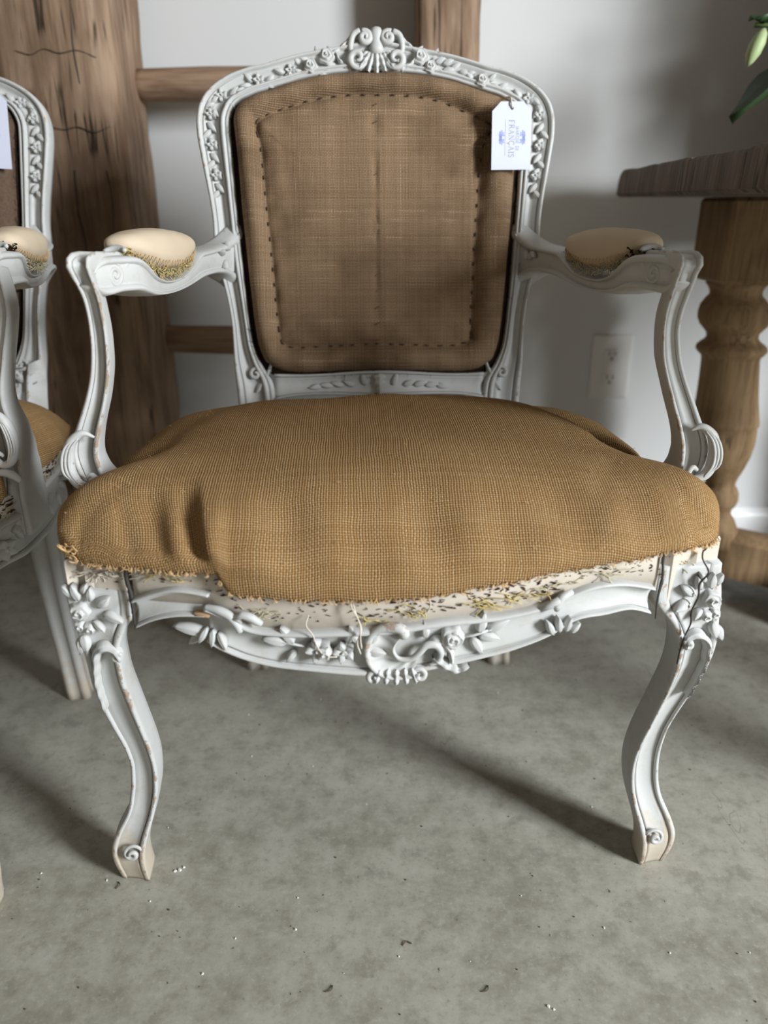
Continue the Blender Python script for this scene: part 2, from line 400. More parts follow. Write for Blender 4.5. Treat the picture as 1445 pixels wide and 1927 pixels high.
# ------------------------------------------------------------------ old timber ladder frame
def hewn(x0, x1, y0, y1, z0, z1, seed, axis=2, amp=.006, nl=70):
    """rough hewn beam, rounded corners, uneven faces"""
    r = np.random.RandomState(seed); k = 40; rings = []
    lo = (x0, y0, z0); hi = (x1, y1, z1); ax = [a for a in range(3) if a != axis]
    ph = r.rand(6)*6.28
    for i in range(nl):
        t = i/(nl-1); L = lo[axis]+(hi[axis]-lo[axis])*t; ring = []
        for j in range(k):
            a = 2*PI*(j+.5)/k; c, s = math.cos(a), math.sin(a); e = 9.
            q = (abs(c)**e+abs(s)**e)**(-1/e)
            hx = (hi[ax[0]]-lo[ax[0]])/2; hy = (hi[ax[1]]-lo[ax[1]])/2
            d = amp*(.5*math.sin(7*L+ph[0]+2*a)+.35*math.sin(19*L+ph[1]+3*a)+.25*math.sin(43*L+ph[2]-4*a)+.3*(r.rand()-.5))
            p = [0, 0, 0]; p[axis] = L
            p[ax[0]] = (lo[ax[0]]+hi[ax[0]])/2+(hx+d)*c*q; p[ax[1]] = (lo[ax[1]]+hi[ax[1]])/2+(hy+d)*s*q
            ring.append(p)
        rings.append(ring)
    return loft(rings)
lad = empty('timber_frame', (-.2, 1.49, 0)); tag(lad, 'old brown timber ladder frame with thick posts standing against the wall behind the chairs', 'ladder')
def off(mb, o): m = MB(); m.add([(p[0]-o[0], p[1]-o[1], p[2]-o[2]) for p in mb.v], mb.f, mb.w, mb.bare); return m
lo_ = (-.2, 1.49, 0)
off(hewn(-.660, -.446, 1.445, 1.66, 0, 2.2, 3, amp=.0028), lo_).build('post', M['post'], lad, label='thick left post of hewn timber')
off(hewn(.057, .169, 1.555, 1.675, 0, 2.2, 5, amp=.0025), lo_).build('post', M['post'], lad, label='narrower right post of hewn timber')
for i, z in enumerate((.487, .950, 1.42)):
    r = np.random.RandomState(20+i)
    P = [(x, 1.605+.003*math.sin(9*x+i), z+.003*math.sin(7*x+i*2)) for x in np.linspace(-.46, .07, 24)]
    off(tube(P, [.0275, .029, .027, .0285, .0275], 18), lo_).build('rung', M['rung'], lad)
# saw and shrinkage cracks in the left post (long narrow gaps)
def crack(pts, wd, parent, mat, name='crack', dep=.002, nrm=(0, -1, 0)):
    P = cr(pts, max(8, len(pts)*5)); mb = MB(); v = []; n = len(P); N = np.array(nrm, float); N /= np.linalg.norm(N)
    for i, p in enumerate(P):
        T = P[min(i+1, n-1)]-P[max(i-1, 0)]; s = np.cross(T, N); s /= max(np.linalg.norm(s), 1e-9)
        ww = wd*(math.sin(PI*(i+.5)/n)**.5)*(.75+.5*random.random())/2
        v += [p+s*ww, p+N*dep*.4, p-s*ww, p-N*dep]
    f = [(i*4+j, i*4+4+j, i*4+4+(j+1) % 4, i*4+(j+1) % 4) for i in range(n-1) for j in range(4)]
    return mb.add(v, f).build(name, mat, parent)
for pts, wd in (([(-.60, -.0475, .978), (-.575, -.0475, .972), (-.555, -.0475, .980), (-.53, -.0475, .974), (-.50, -.0475, .978), (-.47, -.0475, .968)], .0016),
                ([(-.565, -.0475, .868), (-.54, -.0475, .862), (-.515, -.0475, .866), (-.49, -.0475, .858), (-.46, -.0475, .867)], .0016),
                ([(-.53, -.0475, .80), (-.534, -.0475, .74), (-.529, -.0475, .68), (-.533, -.0475, .60)], .0022),
                ([(-.50, -.0475, 1.05), (-.505, -.0475, .99), (-.502, -.0475, .93)], .0014),
                ([(-.475, -.0475, .80), (-.472, -.0475, .75), (-.476, -.0475, .70)], .0014)):
    crack([(a-lo_[0], b, c) for a, b, c in pts], wd, lad, M['slot'])

# ------------------------------------------------------------------ the table at the right
def table():
    o = (.75, 1.12, 0); e = empty('trestle_table', o)
    tag(e, 'rustic wooden trestle table with thick top and turned legs at the right edge', 'table')
    # planks of the top run across; the near left side shows their cut ends
    zb, zt = .7575, .801
    ys = [.42, .64, .86, 1.06, 1.23, 1.40, 1.535, 1.62]
    xl = ip([.08, .4, .8, 1.2, 1.5, 1.62], [.35, .352, .362, .392, .423, .452])
    for i in range(len(ys)-1):
        y0, y1 = ys[i]+.0004, ys[i+1]-.0004; n = 9; rings = []
        for q in range(n):
            y = y0+(y1-y0)*q/(n-1); x = xl(y)+.0004*math.sin(60*y+i); dz = .0007*math.sin(23*y+i)+(.0006 if i % 2 else -.0003)
            b = .0012 if q in (0, n-1) else 0
            xr = 1.32
            tl = .02*max(0, (y-1.5)/.12)**2
            rings.append([(x+.006, y, zb+b), (x, y, zb+.005), (x+.0015, y, zt-.004+dz-b-tl*.5), (x+.005, y, zt+dz-b-tl*.4), (xr-.005, y, zt+dz-b), (xr, y, zt-.004), (xr, y, zb+.005), (xr-.006, y, zb+b)])
        off(loft(rings), o).build('plank', M['tabletop'], e, sharp=40)
    # turned legs on trestle feet
    prof = [(.050, .62), (.050, .616), (.046, .611), (.043, .605), (.043, .598), (.050, .590), (.057, .580), (.060, .568), (.060, .557), (.056, .546), (.049, .538), (.044, .532), (.043, .524), (.047, .518), (.054, .513), (.059, .508), (.060, .502), (.056, .496), (.050, .491), (.049, .484), (.0505, .45), (.0535, .41), (.0565, .385), (.0585, .372), (.0585, .366), (.0555, .364), (.056, .352), (.0545, .33), (.049, .305), (.040, .28), (.032, .262), (.028, .25), (.0275, .243), (.032, .237), (.035, .228), (.035, .214), (.031, .203), (.025, .196), (.024, .186), (.032, .172), (.040, .150), (.042, .120)]
    prof = [(r*1.04, .75-(.75-z)*1.03) for r, z in prof]
    for lx, ly, nm in ((.640, 1.44, 0), (1.12, 1.44, 1), (.86, .62, 0), (1.16, .62, 1)):
        axf = lambda z, lx=lx, ly=ly, nm=nm: (lx+(-1 if nm else 1)*(.56-z)*.085-o[0], ly-o[1])
        g = lathe(prof, 40, axf); lg = g.build('leg', M['leg'], e)
        blk = box(lx-o[0]+(.012 if not nm else -.012), ly-o[1], .6865, .150, .150, .1395, .006)
        blk.build('leg_block', M['leg'], lg, False)
    for lx, s, y0 in ((.70, 1, 0), (1.07, -1, 0), (.88, 1, -.82), (1.14, -1, -.82)):
        P = cr([(lx-s*.05, 1.60+y0, .050), (lx-s*.02, 1.52+y0, .085), (lx, 1.44+y0, .105), (lx+s*.09, 1.39+y0, .10), (lx+s*.22, 1.30+y0, .080), (lx+s*.30, 1.25+y0, .055)] if y0 == 0 else [(lx, 1.72+y0, .05), (lx, 1.6+y0, .085), (lx, 1.44+y0, .105), (lx, 1.3+y0, .085), (lx, 1.18+y0, .05)], 26)
        rings = []
        for i, p in enumerate(P):
            T = P[min(i+1, 25)]-P[max(i-1, 0)]; T[2] = 0; T /= np.linalg.norm(T); sd = np.array((-T[1], T[0], 0)); hw = .036
            zt_, zb_ = p[2]+.025, max(0.0, p[2]-.065 if 4 < i < 18 else 0)
            rings.append([p+sd*a-np.array((o[0], o[1], p[2]))+np.array((0, 0, z)) for a, z in ((-hw, zb_), (hw, zb_), (hw, zt_-.012), (hw*.6, zt_), (-hw*.6, zt_), (-hw, zt_-.012))])
        loft(rings).build('trestle_foot', M['leg'], e, sharp=50)
    box(.885-o[0], 1.44-o[1], .72, .4, .05, .07, .004).build('apron', M['leg'], e, False)
    # dark stains on the block are part of its wood
    return e
table()

# plant on the table
def plant():
    o = np.array((.92, 1.36, .8045)); e = empty('potted_plant', tuple(o)); tag(e, 'dark green leafy plant in a grey vase on the table at the right edge', 'plant')
    lathe([(.001, 0), (.055, 0), (.075, .03), (.085, .08), (.075, .13), (.05, .165), (.047, .18), (.055, .19), (.05, .19), (.042, .175), (.001, .17)], 32).build('vase', M['vase'], e)
    r = np.random.RandomState(4)
    def leaf3(base, d, L, W, name='leaf', mat='leaf', droop=.35):
        d = np.array(d, float); d /= np.linalg.norm(d); up = np.array((0, 0, 1.)); sd = np.cross(d, up); sd /= max(np.linalg.norm(sd), .1); n2 = np.cross(sd, d)
        v = []; nt, ns = 9, 5
        for i in range(nt):
            t = i/(nt-1); c = np.array(base)+d*L*t+np.array((0, 0, -droop*L*t*t)); wd = W/2*(math.sin(PI*t**.8)**.85+.02)
            for j in range(ns):
                s = -1+2*j/(ns-1); v.append(c+sd*wd*s+n2*(.18*W*s*s+.004*math.sin(9*t+3*s)))
        f = [(i*ns+j, i*ns+j+1, (i+1)*ns+j+1, (i+1)*ns+j) for i in range(nt-1) for j in range(ns-1)]
        m = MB().add(v, f).build(name, M[mat], e); md = m.modifiers.new('thick', 'SOLIDIFY'); md.thickness = .0012; return m
    tips = []
    for k in range(46):
        a = 2*PI*k*.382; el = -.35+1.6*((k*7) % 46)/46; R = .10+.06*r.rand()
        tip = np.array((math.cos(a)*math.cos(el)*R*1.1, math.sin(a)*math.cos(el)*R*.7, .17+math.sin(el)*(.40 if el > 0 else .2)))
        P = cr([(.01*math.cos(a), .01*math.sin(a), .15), tuple(tip*np.array((.3, .3, 1))*np.array((1, 1, .6))+np.array((0, 0, .08))), tuple(tip)], 9)
        tube(P, [.0035, .002], 6).build('stem', M['stem'], e)
        for q in range(5):
            b = P[4+q]; aa = a+(q-2)*1.1+r.rand()*.5
            leaf3(b, (math.cos(aa), math.sin(aa), .25+.5*r.rand()), .11+.05*r.rand(), .060+.02*r.rand())
    # the sprays that reach into the frame
    k = .08      # the sprays that reach into the frame
    P = cr([(-.02, -.01, .16), (-.12, -.01, .23), (-.24, -.02, .195), (-.365, -.02, .190)], 16)
    tube(P, [.005, .0035], 8).build('stem', M['stem'], e)
    leaf3((-.255, -.02, .162), (-.80, -.1, -.55), .155, .085, droop=.12)
    leaf3((-.29, -.03, .18), (.05, -.3, -.8), .13, .075, droop=0)
    leaf3((-.27, .0, .16), (.1, -.2, -1), .09, .05, droop=0)
    leaf3((-.28, .0, .19), (.5, -.3, .5), .11, .055, droop=.3)
    bud = lathe([(.0005, -.034), (.0055, -.029), (.0105, -.018), (.0115, -.004), (.0085, .009), (.003, .016)], 14)
    m = MB(); m.add([(p[0]-.360+.3*p[2], p[1]-.03, p[2]+.168) for p in bud.v], bud.f); m.build('bud', M['bud'], e)
    leaf3((-.33, -.02, .192), (-.6, -.1, .12), .05, .022, droop=.1)
plant()

# ------------------------------------------------------------------ the armchairs
rail_y = lambda x: -.30+.45*x*x
def backpt(x, z, d=0.):     # point on the raked back plane, d = distance in front of it
    n = BN; return np.array((x, .15+.22*(z-.45), z))+n*d
BN = np.array((0, -1, .22)); BN = BN/np.linalg.norm(BN); BU = np.array((0, .22, 1.)); BU = BU/np.linalg.norm(BU)
OUT = [(0, .951), (-.04, .943), (-.077, .937), (-.108, .931), (-.136, .9238), (-.155, .9185), (-.172, .9155), (-.180, .913), (-.192, .909), (-.212, .899), (-.2275, .887), (-.2385, .872), (-.243, .856), (-.2437, .838), (-.240, .81), (-.235, .78), (-.230, .75), (-.227, .72), (-.227, .70), (-.220, .66), (-.212, .625), (-.207, .59), (-.206, .56), (-.206, .535), (-.204, .51), (-.202, .48), (-.201, .45), (-.2, .40)]
INN = [(0, .912), (-.042, .911), (-.077, .907), (-.105, .9015), (-.12, .897), (-.137, .8925), (-.150, .8885), (-.156, .887), (-.163, .885), (-.175, .880), (-.186, .875), (-.1935, .866), (-.1985, .853), (-.1985, .836), (-.197, .805), (-.1955, .775), (-.194, .745), (-.192, .715), (-.190, .69), (-.187, .65), (-.184, .615), (-.181, .585), (-.176, .556), (-.166, .533), (-.153, .512), (-.149, .485), (-.149, .45), (-.149, .40)]
PF = [(0, -.012, 0), (0, .000, .3), (.02, .004, .6), (.07, .0068, .9), (.13, .006, .6), (.175, .003, .3), (.19, -.001, -1), (.205, .0012, 0), (.25, .0008, .1), (.33, -.0030, 0), (.46, -.0055, 0), (.58, -.0045, 0), (.68, -.0005, 0), (.70, -.0025, -1), (.725, .003, .5), (.78, .0058, .8), (.84, .004, .5), (.865, .0000, -.8), (.885, .0022, .3), (.94, .0024, .5), (.98, 0, .4), (1, -.004, .1), (1, -.016, 0)]
PB = [(.92, -.03), (.08, -.03)]
PL = [(0, -.010, 0), (0, 0, .4), (.025, .0030, .7), (.08, .0048, .95), (.13, .0036, .6), (.165, .0008, .1), (.175, -.0030, -1), (.20, -.0024, 0), (.32, -.0050, 0), (.55, -.0062, 0), (.74, -.0042, 0), (.80, -.0022, 0), (.812, -.0052, -1), (.828, -.0052, -1), (.838, 0, .3), (.86, .0026, .7), (.91, .0040, 1), (.96, .0026, .9), (1, -.0012, .7), (1.01, -.006, .3)]
PLB = [(1.02, -.013), (1.03, -.026), (1.01, -.036), (.90, -.043), (.35, -.043), (.12, -.034), (0, -.022)]
PA = [(0, -.010, 0), (0, 0, .4), (.04, .0032, .7), (.12, .0046, .8), (.20, .0030, .4), (.235, .0004, .1), (.25, -.0022, -1), (.27, -.0004, 0), (.30, -.0010, 0), (.42, -.0034, 0), (.60, -.0040, 0), (.74, -.0028, 0), (.765, -.0056, -1), (.785, -.0056, -1), (.80, 0, .3), (.835, .0030, .7), (.90, .0044, 1), (.96, .0028, 1), (1, -.0012, .7), (1.01, -.006, .3)]
PR = [(0, -.012, 0), (0, 0, .3), (.02, .0040, .5), (.065, .0062, .6), (.11, .0048, .4), (.14, .0012, 0), (.15, -.0022, -1), (.165, -.0012, 0), (.22, -.0026, 0), (.35, -.0046, 0), (.5, -.0052, 0), (.65, -.0046, 0), (.80, -.0026, 0), (.845, -.0014, 0), (.855, -.0042, -1), (.868, -.0042, -1), (.878, .0006, .2), (.905, .0032, .5), (.95, .0038, .6), (.985, .0012, .5), (1, -.004, .2), (1, -.012, 0)]
PRB = [(.95, -.032), (.05, -.032)]

LEGS = {-1: ([(.405, -.314), (.38, -.3125), (.365, -.310), (.3485, -.309), (.3388, -.3065), (.3168, -.3066), (.2938, -.3084), (.2561, -.3072), (.216, -.3008), (.188, -.2953), (.161, -.2929), (.124, -.297), (.09, -.3041), (.072, -.316), (.053, -.3247), (.035, -.3243), (.012, -.320), (0, -.319)],
             [(.405, -.254), (.385, -.254), (.372, -.2565), (.357, -.2675), (.338, -.2735), (.327, -.2743), (.293, -.2752), (.255, -.2723), (.215, -.2691), (.187, -.2666), (.16, -.2655), (.123, -.2681), (.09, -.2757), (.062, -.2852), (.043, -.289), (0, -.2885)]),
        1: ([(.42, .3195), (.4123, .319), (.3846, .3245), (.3579, .3262), (.3479, .328), (.326, .3309), (.3024, .3306), (.277, .3264), (.25, .3213), (.223, .315), (.1945, .310), (.166, .3093), (.139, .3108), (.1137, .3136), (.09, .3197), (.07, .3303), (.0466, .3387), (.033, .3366), (.005, .3314), (0, .331)],
            [(.42, .259), (.385, .259), (.372, .264), (.365, .2728), (.353, .2814), (.3387, .2889), (.315, .2929), (.291, .2944), (.265, .2934), (.238, .2904), (.21, .2873), (.18, .2824), (.153, .2791), (.1275, .2789), (.102, .2824), (.082, .2869), (.062, .2933), (.04, .299), (0, .302)])}
LEGY = ip([0, .03, .06, .1, .15, .2, .25, .3, .34, .37, .45], [-.234, -.242, -.236, -.222, -.222, -.232, -.245, -.258, -.266, -.268, -.266])
POST = {-1: [(.425, -.318, -.280), (.445, -.321, -.284), (.4667, -.3246, -.292), (.4805, -.3288, -.3000), (.496, -.3326, -.3030), (.505, -.334, -.3037), (.515, -.3326, -.302), (.529, -.326, -.299), (.542, -.32, -.295), (.56, -.3122, -.2888), (.578, -.3055, -.2845), (.596, -.3005, -.2804), (.613, -.297, -.2785), (.63, -.2954, -.2771), (.6475, -.294, -.2768), (.6644, -.2935, -.2759), (.676, -.296, -.2765), (.686, -.299, -.277)],
        1: [(.425, .334, .300), (.445, .3365, .304), (.463, .3396, .308), (.4716, .3385, .3115), (.484, .344, .3125), (.5022, .3448, .3115), (.516, .3408, .309), (.532, .3327, .3038), (.555, .3216, .2947), (.576, .3111, .2875), (.60, .3004, .278), (.6264, .293, .273), (.648, .2921, .271), (.666, .2937, .2713), (.678, .2947, .2715), (.686, .2945, .2715)]}
POSTY = ip([.42, .5, .58, .64, .668, .686], [-.152, -.154, -.150, -.158, -.168, -.177])
ARMC = {-1: ip([-.17, -.13, -.105, -.085, -.05, 0, .05, .08, .11, .15, .175, .19, .203, .216], [-.284, -.280, -.272, -.2675, -.262, -.256, -.248, -.243, -.238, -.230, -.223, -.217, -.208, -.199]),
        1: ip([-.17, -.13, -.105, -.085, -.05, 0, .05, .08, .11, .15, .175, .19, .203, .216], [.280, .277, .271, .267, .262, .256, .248, .243, .238, .230, .223, .217, .208, .199])}

TOPR = [(-.05, .3775), (0, .380), (.04, .3855), (.10, .3887), (.136, .3945), (.15, .3985), (.163, .404), (.186, .4116), (.212, .4126), (.24, .4062), (.252, .4025)]
BOTR = [(-.05, .3275), (0, .3256), (.026, .329), (.076, .339), (.1136, .3477), (.1514, .362), (.1714, .374), (.2028, .3772), (.2294, .3796), (.252, .3715)]
TOPL = [(-.178, .3975), (-.168, .394), (-.156, .388), (-.142, .379), (-.1075, .3746), (-.0582, .3765), (-.03, .3785)]
BOTL = [(-.182, .3595), (-.172, .3525), (-.159, .346), (-.122, .335), (-.0845, .3305), (-.034, .3275)]
TOPB = [(-.2495, .400), (-.23, .4085), (-.207, .415), (-.19, .4145), (-.174, .4117)]
BOTB = [(-.2495, .3675), (-.234, .376), (-.212, .383), (-.19, .3856), (-.181, .386)]

HEM = ip([-.32, -.302, -.294, -.247, -.2017, -.165, -.158, -.1516, -.11, -.043, .025, .098, .163, .2257, .258, .3127, .33], [.452, .445, .439, .439, .438, .4377, .424, .4165, .4139, .4128, .4155, .4265, .4366, .441, .4455, .4465, .45])

def arch_ring(y, side, w_, zt, zb):
    xc = ARMC[side](y); q = []
    # inner moulded face, then outer face; r runs top -> bottom on the inner side
    hh = zt-zb
    inn = [(.0, 0), (.04, .0025), (.10, .0042), (.16, .0035), (.20, .0008), (.22, -.0010), (.26, 0), (.5, .0005), (.74, 0), (.78, -.001), (.80, .0008), (.86, .0035), (.93, .004), (.98, .002), (1, 0)]
    pts = [(xc-side*(w_+d), y, zt-hh*u) for u, d in inn]
    pts += [(xc-side*w_*.5, y, zb-.001), (xc+side*w_*.5, y, zb-.001)]
    pts += [(xc+side*(w_+d), y, zt-hh*u) for u, d in inn[::-1]]
    pts += [(xc+side*w_*.5, y, zt+.001), (xc-side*w_*.5, y, zt+.001)]
    return pts if side < 0 else pts[::-1]

def carve(mb, root_part, o, r, u, n, name='carved_leaf', mat='paint', label=None):
    return place(mb, o, r, u, n).build(name, M[mat], root_part, label=label)

LEGSIDE = [0]
def armchair(loc, rz, label, deform, hero=True):
    DEFORM[0] = deform
    R = random.Random(11 if hero else 23)
    e = empty('armchair', loc, rz); tag(e, label, 'armchair', 'carved grey armchairs')
    # ---------------- back frame
    LI = [p+q for p, q in zip(OUT, INN)]
    A = cr([(a, b, c, d) for a, b, c, d in LI], 110)
    full = [(-a, b, -c, d) for a, b, c, d in A[::-1]]+[tuple(q) for q in A[1:]]
    full = full[::-1]          # left bottom -> crest -> right bottom
    L = [backpt(a, b) for a, b, c, d in full]; Rr = [backpt(c, d) for a, b, c, d in full]
    fr = strip(L, Rr, [BN]*len(L), PF, PB).build('back_frame', M['paint'], e)
    # bottom rail of the back
    n = 40; T = []; B = []
    for x in np.linspace(-.150, .150, n):
        k = (x/.15)
        T.append(backpt(x, .5215+.0035*math.cos(PI*k)*(1-k*k)+.001))
        B.append(backpt(x, .4925-.004*math.exp(-(x/.05)**2)-.008*abs(k)**6))
    br = strip(T, B, [BN]*n, PR, PRB).build('back_rail', M['paint'], e)
    for s in (-1, 1):
        for x, a, l in ((.02, .3, .02), (.035, 1.2, .018), (.05, 1.35, .02), (.066, 1.5, .02), (.083, 1.75, .018)):
            carve(rot2(leaf(l, .009, .004), -a*s), br, backpt(s*x, .505, -.003), (1, 0, 0), BU, BN)
    carve(rot2(acanthus([(0, -.004), (0, .012), (0, .026)], .013, .005, 3), PI), br, backpt(0, .518, -.001), (1, 0, 0), BU, BN, 'carved_shell')
    # crest cartouche
    cz = .926
    def bc(mb, x, z, d=-.002, name='carved_leaf'): return carve(mb, fr, backpt(x, z, d), (1, 0, 0), BU, BN, name)
    bud = lathe([(.0005, -.002), (.008, 0), (.0095, .006), (.0075, .012), (.0062, .016), (.0085, .021), (.0085, .026), (.006, .031), (.0005, .033)], 16)
    m = MB(); m.add([(p[0], p[2], p[1]*.8+.004) for p in bud.v], [f[::-1] for f in bud.f]); bc(m, 0, .932, .001, 'carved_finial')
    for s in (-1, 1):
        sp = spiral(.0185, .0265, .0085, .0015, -PI*.5, 1.4, 34, .004, .009)
        sp = [(.026, .001, .002), (.034, .010, .003), (.034, .020, .003), (.030, .030, .004), (.022, .034, .004)]
        P = cr(sp, 18); sp2 = spiral(.0155, .0255, .0085, .0012, PI*.35, 1.5, 36, .004, .010)
        t1 = tube(P, [.002, .0042, .0042], 8, wear=.4); t1.merge(tube(sp2, [.0044, .0042, .002], 8, wear=.4))
        bc(rot2(t1, 0, flip=(s < 0)), 0, .925, .002, 'carved_scroll')
        bc(rot2(acanthus([(.004, .0), (.011, .004), (.018, .001), (.026, .006)], .006, .005, 3), 0, flip=(s < 0)), 0, .930, .0, 'carved_acanthus')
        bc(rot2(acanthus([(.016, .031), (.028, .030), (.040, .022), (.052, .012), (.060, .008)], .0065, .005, 4, .4), 0, flip=(s < 0)), 0, .924, -.001, 'carved_acanthus')
        # C-scroll flanks at the foot of the crest
        sp3 = spiral(.026, .0, .0125, .003, PI*1.05, 1.25, 34, .003, .009)
        bc(rot2(tube(sp3, [.002, .0048, .004, .0015], 8, wear=.5), 0, flip=(s < 0)), 0, .925, .002, 'carved_scroll')
        bc(rot2(acanthus([(.03, -.010), (.040, -.008), (.050, .000), (.054, .008)], .006, .004, 4), 0, flip=(s < 0)), 0, .925, .0, 'carved_acanthus')
    for a in (-.75, -.38, 0, .38, .75): bc(rot2(leaf(.036-.006*abs(a), .020, .004, .6, .5), a), 0, .924, -.004, 'carved_shell')
    for k, a in enumerate((-.62, -.3, 0, .3, .62)):
        bc(rot2(acanthus([(0, 0), (0, -.012), (0, -.026-.002*(k == 2))], .0062, .0045, 3, .5), a), .004*(k-2), .934, .002+.001*(k == 2), 'carved_acanthus')
    for x, z, r_, kind in ((-.066, .9295, .0112, 1), (-.088, .9175, .0095, 1), (-.115, .913, .0075, 0), (.060, .9295, .0112, 1), (.073, .9175, .0090, 1), (-.158, .901, .008, 0), (.143, .9015, .0095, 1), (-.208, .882, .008, 0), (.207, .880, .008, 0)):
        bc(rose(r_, .009) if kind else blossom(r_, .006), x, z, .001 if kind else -.003, 'carved_rose')
    for x, z, a, l in ((-.052, .931, .9, .016), (-.076, .928, .4, .014), (-.055, .922, 2.2, .016), (-.047, .925, -2.4, .013), (-.078, .910, -2, .013), (-.098, .909, 1.2, .013), (-.104, .920, .5, .012), (-.109, .911, 1.9, .013), (-.122, .911, 1.4, .014), (-.123, .905, 2.0, .011), (.047, .921, -2.2, .015), (.050, .931, -.8, .016), (.076, .927, -.5, .014), (.080, .924, -1.1, .015), (.090, .915, -1.6, .015), (.100, .9155, -1.1, .014), (.112, .914, -1.9, .013), (.121, .9105, -1.5, .012), (.132, .903, .9, .013), (.152, .902, -.9, .012), (.153, .897, -1.9, .015), (.165, .893, -1.2, .013),
                       (-.166, .899, .9, .013), (-.148, .899, -.9, .012), (-.168, .895, 1.7, .014), (-.150, .896, -2, .012), (-.176, .891, 1.9, .013), (-.197, .882, -.8, .014), (-.212, .883, 2.4, .014), (-.218, .877, 2.3, .015), (-.200, .876, -2.4, .012), (.198, .881, .8, .014), (.213, .882, -2.4, .014), (.219, .874, -2.6, .015), (-.090, .924, 1.2, .015), (.090, .922, -1.2, .015)):
        bc(rot2(leaf(l*1.12, l*.62, .0055), a), x, z, -.0022)
    # floral trails running down the stiles on the outer cove
    for s in (-1, 1):
        zz = .868; k = 0
        while zz > .76:
            f_ = np.interp(zz, [.7, .72, .75, .78, .81, .838, .856, .872], [-.226, -.227, -.23, -.235, -.24, -.2437, -.243, -.2385]); g_ = np.interp(zz, [.69, .75, .8, .853, .866], [-.19, -.194, -.197, -.1985, -.1935])
            xm = f_+(g_-f_)*(.33+.09*(k % 2))
            if k % 4 == 1: bc(blossom(.0075, .006), -s*xm, zz, -.001, 'carved_rose')
            else: bc(rot2(leaf(.017, .008, .004), (PI+(.8 if k % 2 else -.7)*s)), -s*xm, zz, 0)
            zz -= .0095; k += 1
        # leaf spray where the arm meets the stile, and an ear at the foot of the stile
        for x, z, a, l in ((.206, .695, .3, .018), (.209, .69, -1.1, .018), (.204, .683, 2.6, .020), (.213, .680, -2.2, .016), (.200, .70, .9, .012)):
            bc(rot2(leaf(l, l*.5, .004), -a*s if s < 0 else a), s*x, z, .0005)
        bc(rot2(acanthus([(.0, .0), (.010, .014), (.020, .034), (.027, .050)], .0065, .004, 3, .3), 0, flip=(s > 0)), -s*-.176, .497, -.004, 'carved_acanthus')
        bc(rot2(tube(spiral(.0, .0, .0095, .0015, 0, 1.3, 26, .001, .005), [.0022, .003, .0018], 7, wear=.4), 0, flip=(s > 0)), s*.176, .522, -.001, 'carved_scroll')
    # ---------------- rear legs
    for s in (-1, 1):
        P = cr([(.17*s, .155, .47, .026), (.175*s, .150, .40, .026), (.182*s, .158, .30, .022), (.192*s, .178, .18, .019), (.203*s, .205, .07, .0175), (.21*s, .225, 0, .0185)], 30)
        rings = []
        for x, y, z, h in P:
            rings.append([(x+h*a, y+h*b, z) for a, b in ((-1, -.7), (-.8, -.95), (-.4, -1), (-.35, -.9), (.35, -.9), (.4, -1), (.8, -.95), (1, -.7), (1, -.4), (.92, -.3), (.92, .3), (1, .5), (.75, 1), (-.75, 1), (-1, .5), (-.92, .3), (-.92, -.3), (-1, -.4))])
        bare = [float(np.interp(z, [0, .08, .2], [.6, .35, 0])) for x, y, z, h in P for _ in range(18)]
        loft(rings, bare=bare, wear=[.3]*len(bare)).build('rear_leg', M['paint'], e)
    # ---------------- back upholstery
    n = 260
    ol = [(a, b) for a, b in zip(*[iter([])]*2)]
    inner = [(q[2], q[3]) for q in A if q[3] > .534 or q[0] > -.1]
    inner = [q for q in inner if q[1] > .53]
    loop = [(0, .523)]+[(-x, .520+.002*math.cos(x*20)) for x in (.03, .06, .09, .115)]+[(-.150, .524), (-.163, .532)]+inner[::-1]
    loop = loop+[(-x, z) for x, z in loop[-2:0:-1]]
    lp = np.array(loop+[loop[0]]); lp3 = np.c_[lp, np.zeros(len(lp))]
    E = cr(lp3, n+1)[:-1, :2]
    C0 = np.array((0, .715))
    T = (np.roll(E, -3, 0)-np.roll(E, 3, 0)); T /= np.linalg.norm(T, axis=1)[:, None]; Nn = np.c_[T[:, 1], -T[:, 0]]
    Nn = np.where(((C0-E)*Nn).sum(1)[:, None] < 0, -Nn, Nn)
    D = C0-E; D /= np.linalg.norm(D, axis=1)[:, None]; Nn = Nn*.55+D*.45; 
    for _ in range(10): Nn = (np.roll(Nn, 1, 0)+Nn+np.roll(Nn, -1, 0))/3
    Nn /= np.linalg.norm(Nn, axis=1)[:, None]
    inset = np.array([.0065 if abs(x) > .12 and z < .86 else (.004 if z < .6 else .0015) for x, z in E])
    ksc = np.array([1.+.45*max(0, (x-.12)/.08)*(z < .87) if x > .12 else (1.0-.18*max(0, min(1, (z-.87)/.02))) for x, z in E])
    for _ in range(30):
        inset = (np.roll(inset, 1)+inset+np.roll(inset, -1))/3; ksc = (np.roll(ksc, 1)+ksc+np.roll(ksc, -1))/3
    ds = [0, .0, .0015, .004, .008, .0125, .017, .0215, .026, .030, .0325, .0345, .0365, .039, .043, .05, .06]
    hs = [-.016, -.006, .004, .0105, .0155, .0185, .0195, .0185, .0155, .0105, .0065, .0038, .0040, .0062, .0082, .0098, .0112]
    nin = 22; mb = MB(); V = []; UV = []
    P3 = None
    for d, h in zip(ds, hs):
        q = E+Nn*(inset+d*ksc)[:, None]; P3 = q
        for i, (x, z) in enumerate(q):
            dd = h+.0013*math.sin(x*130+z*40)*(h > .008)+.0011*math.sin(z*170-x*60)*(h > .008)
            V.append(backpt(x, z, dd)); UV.append((x, z))
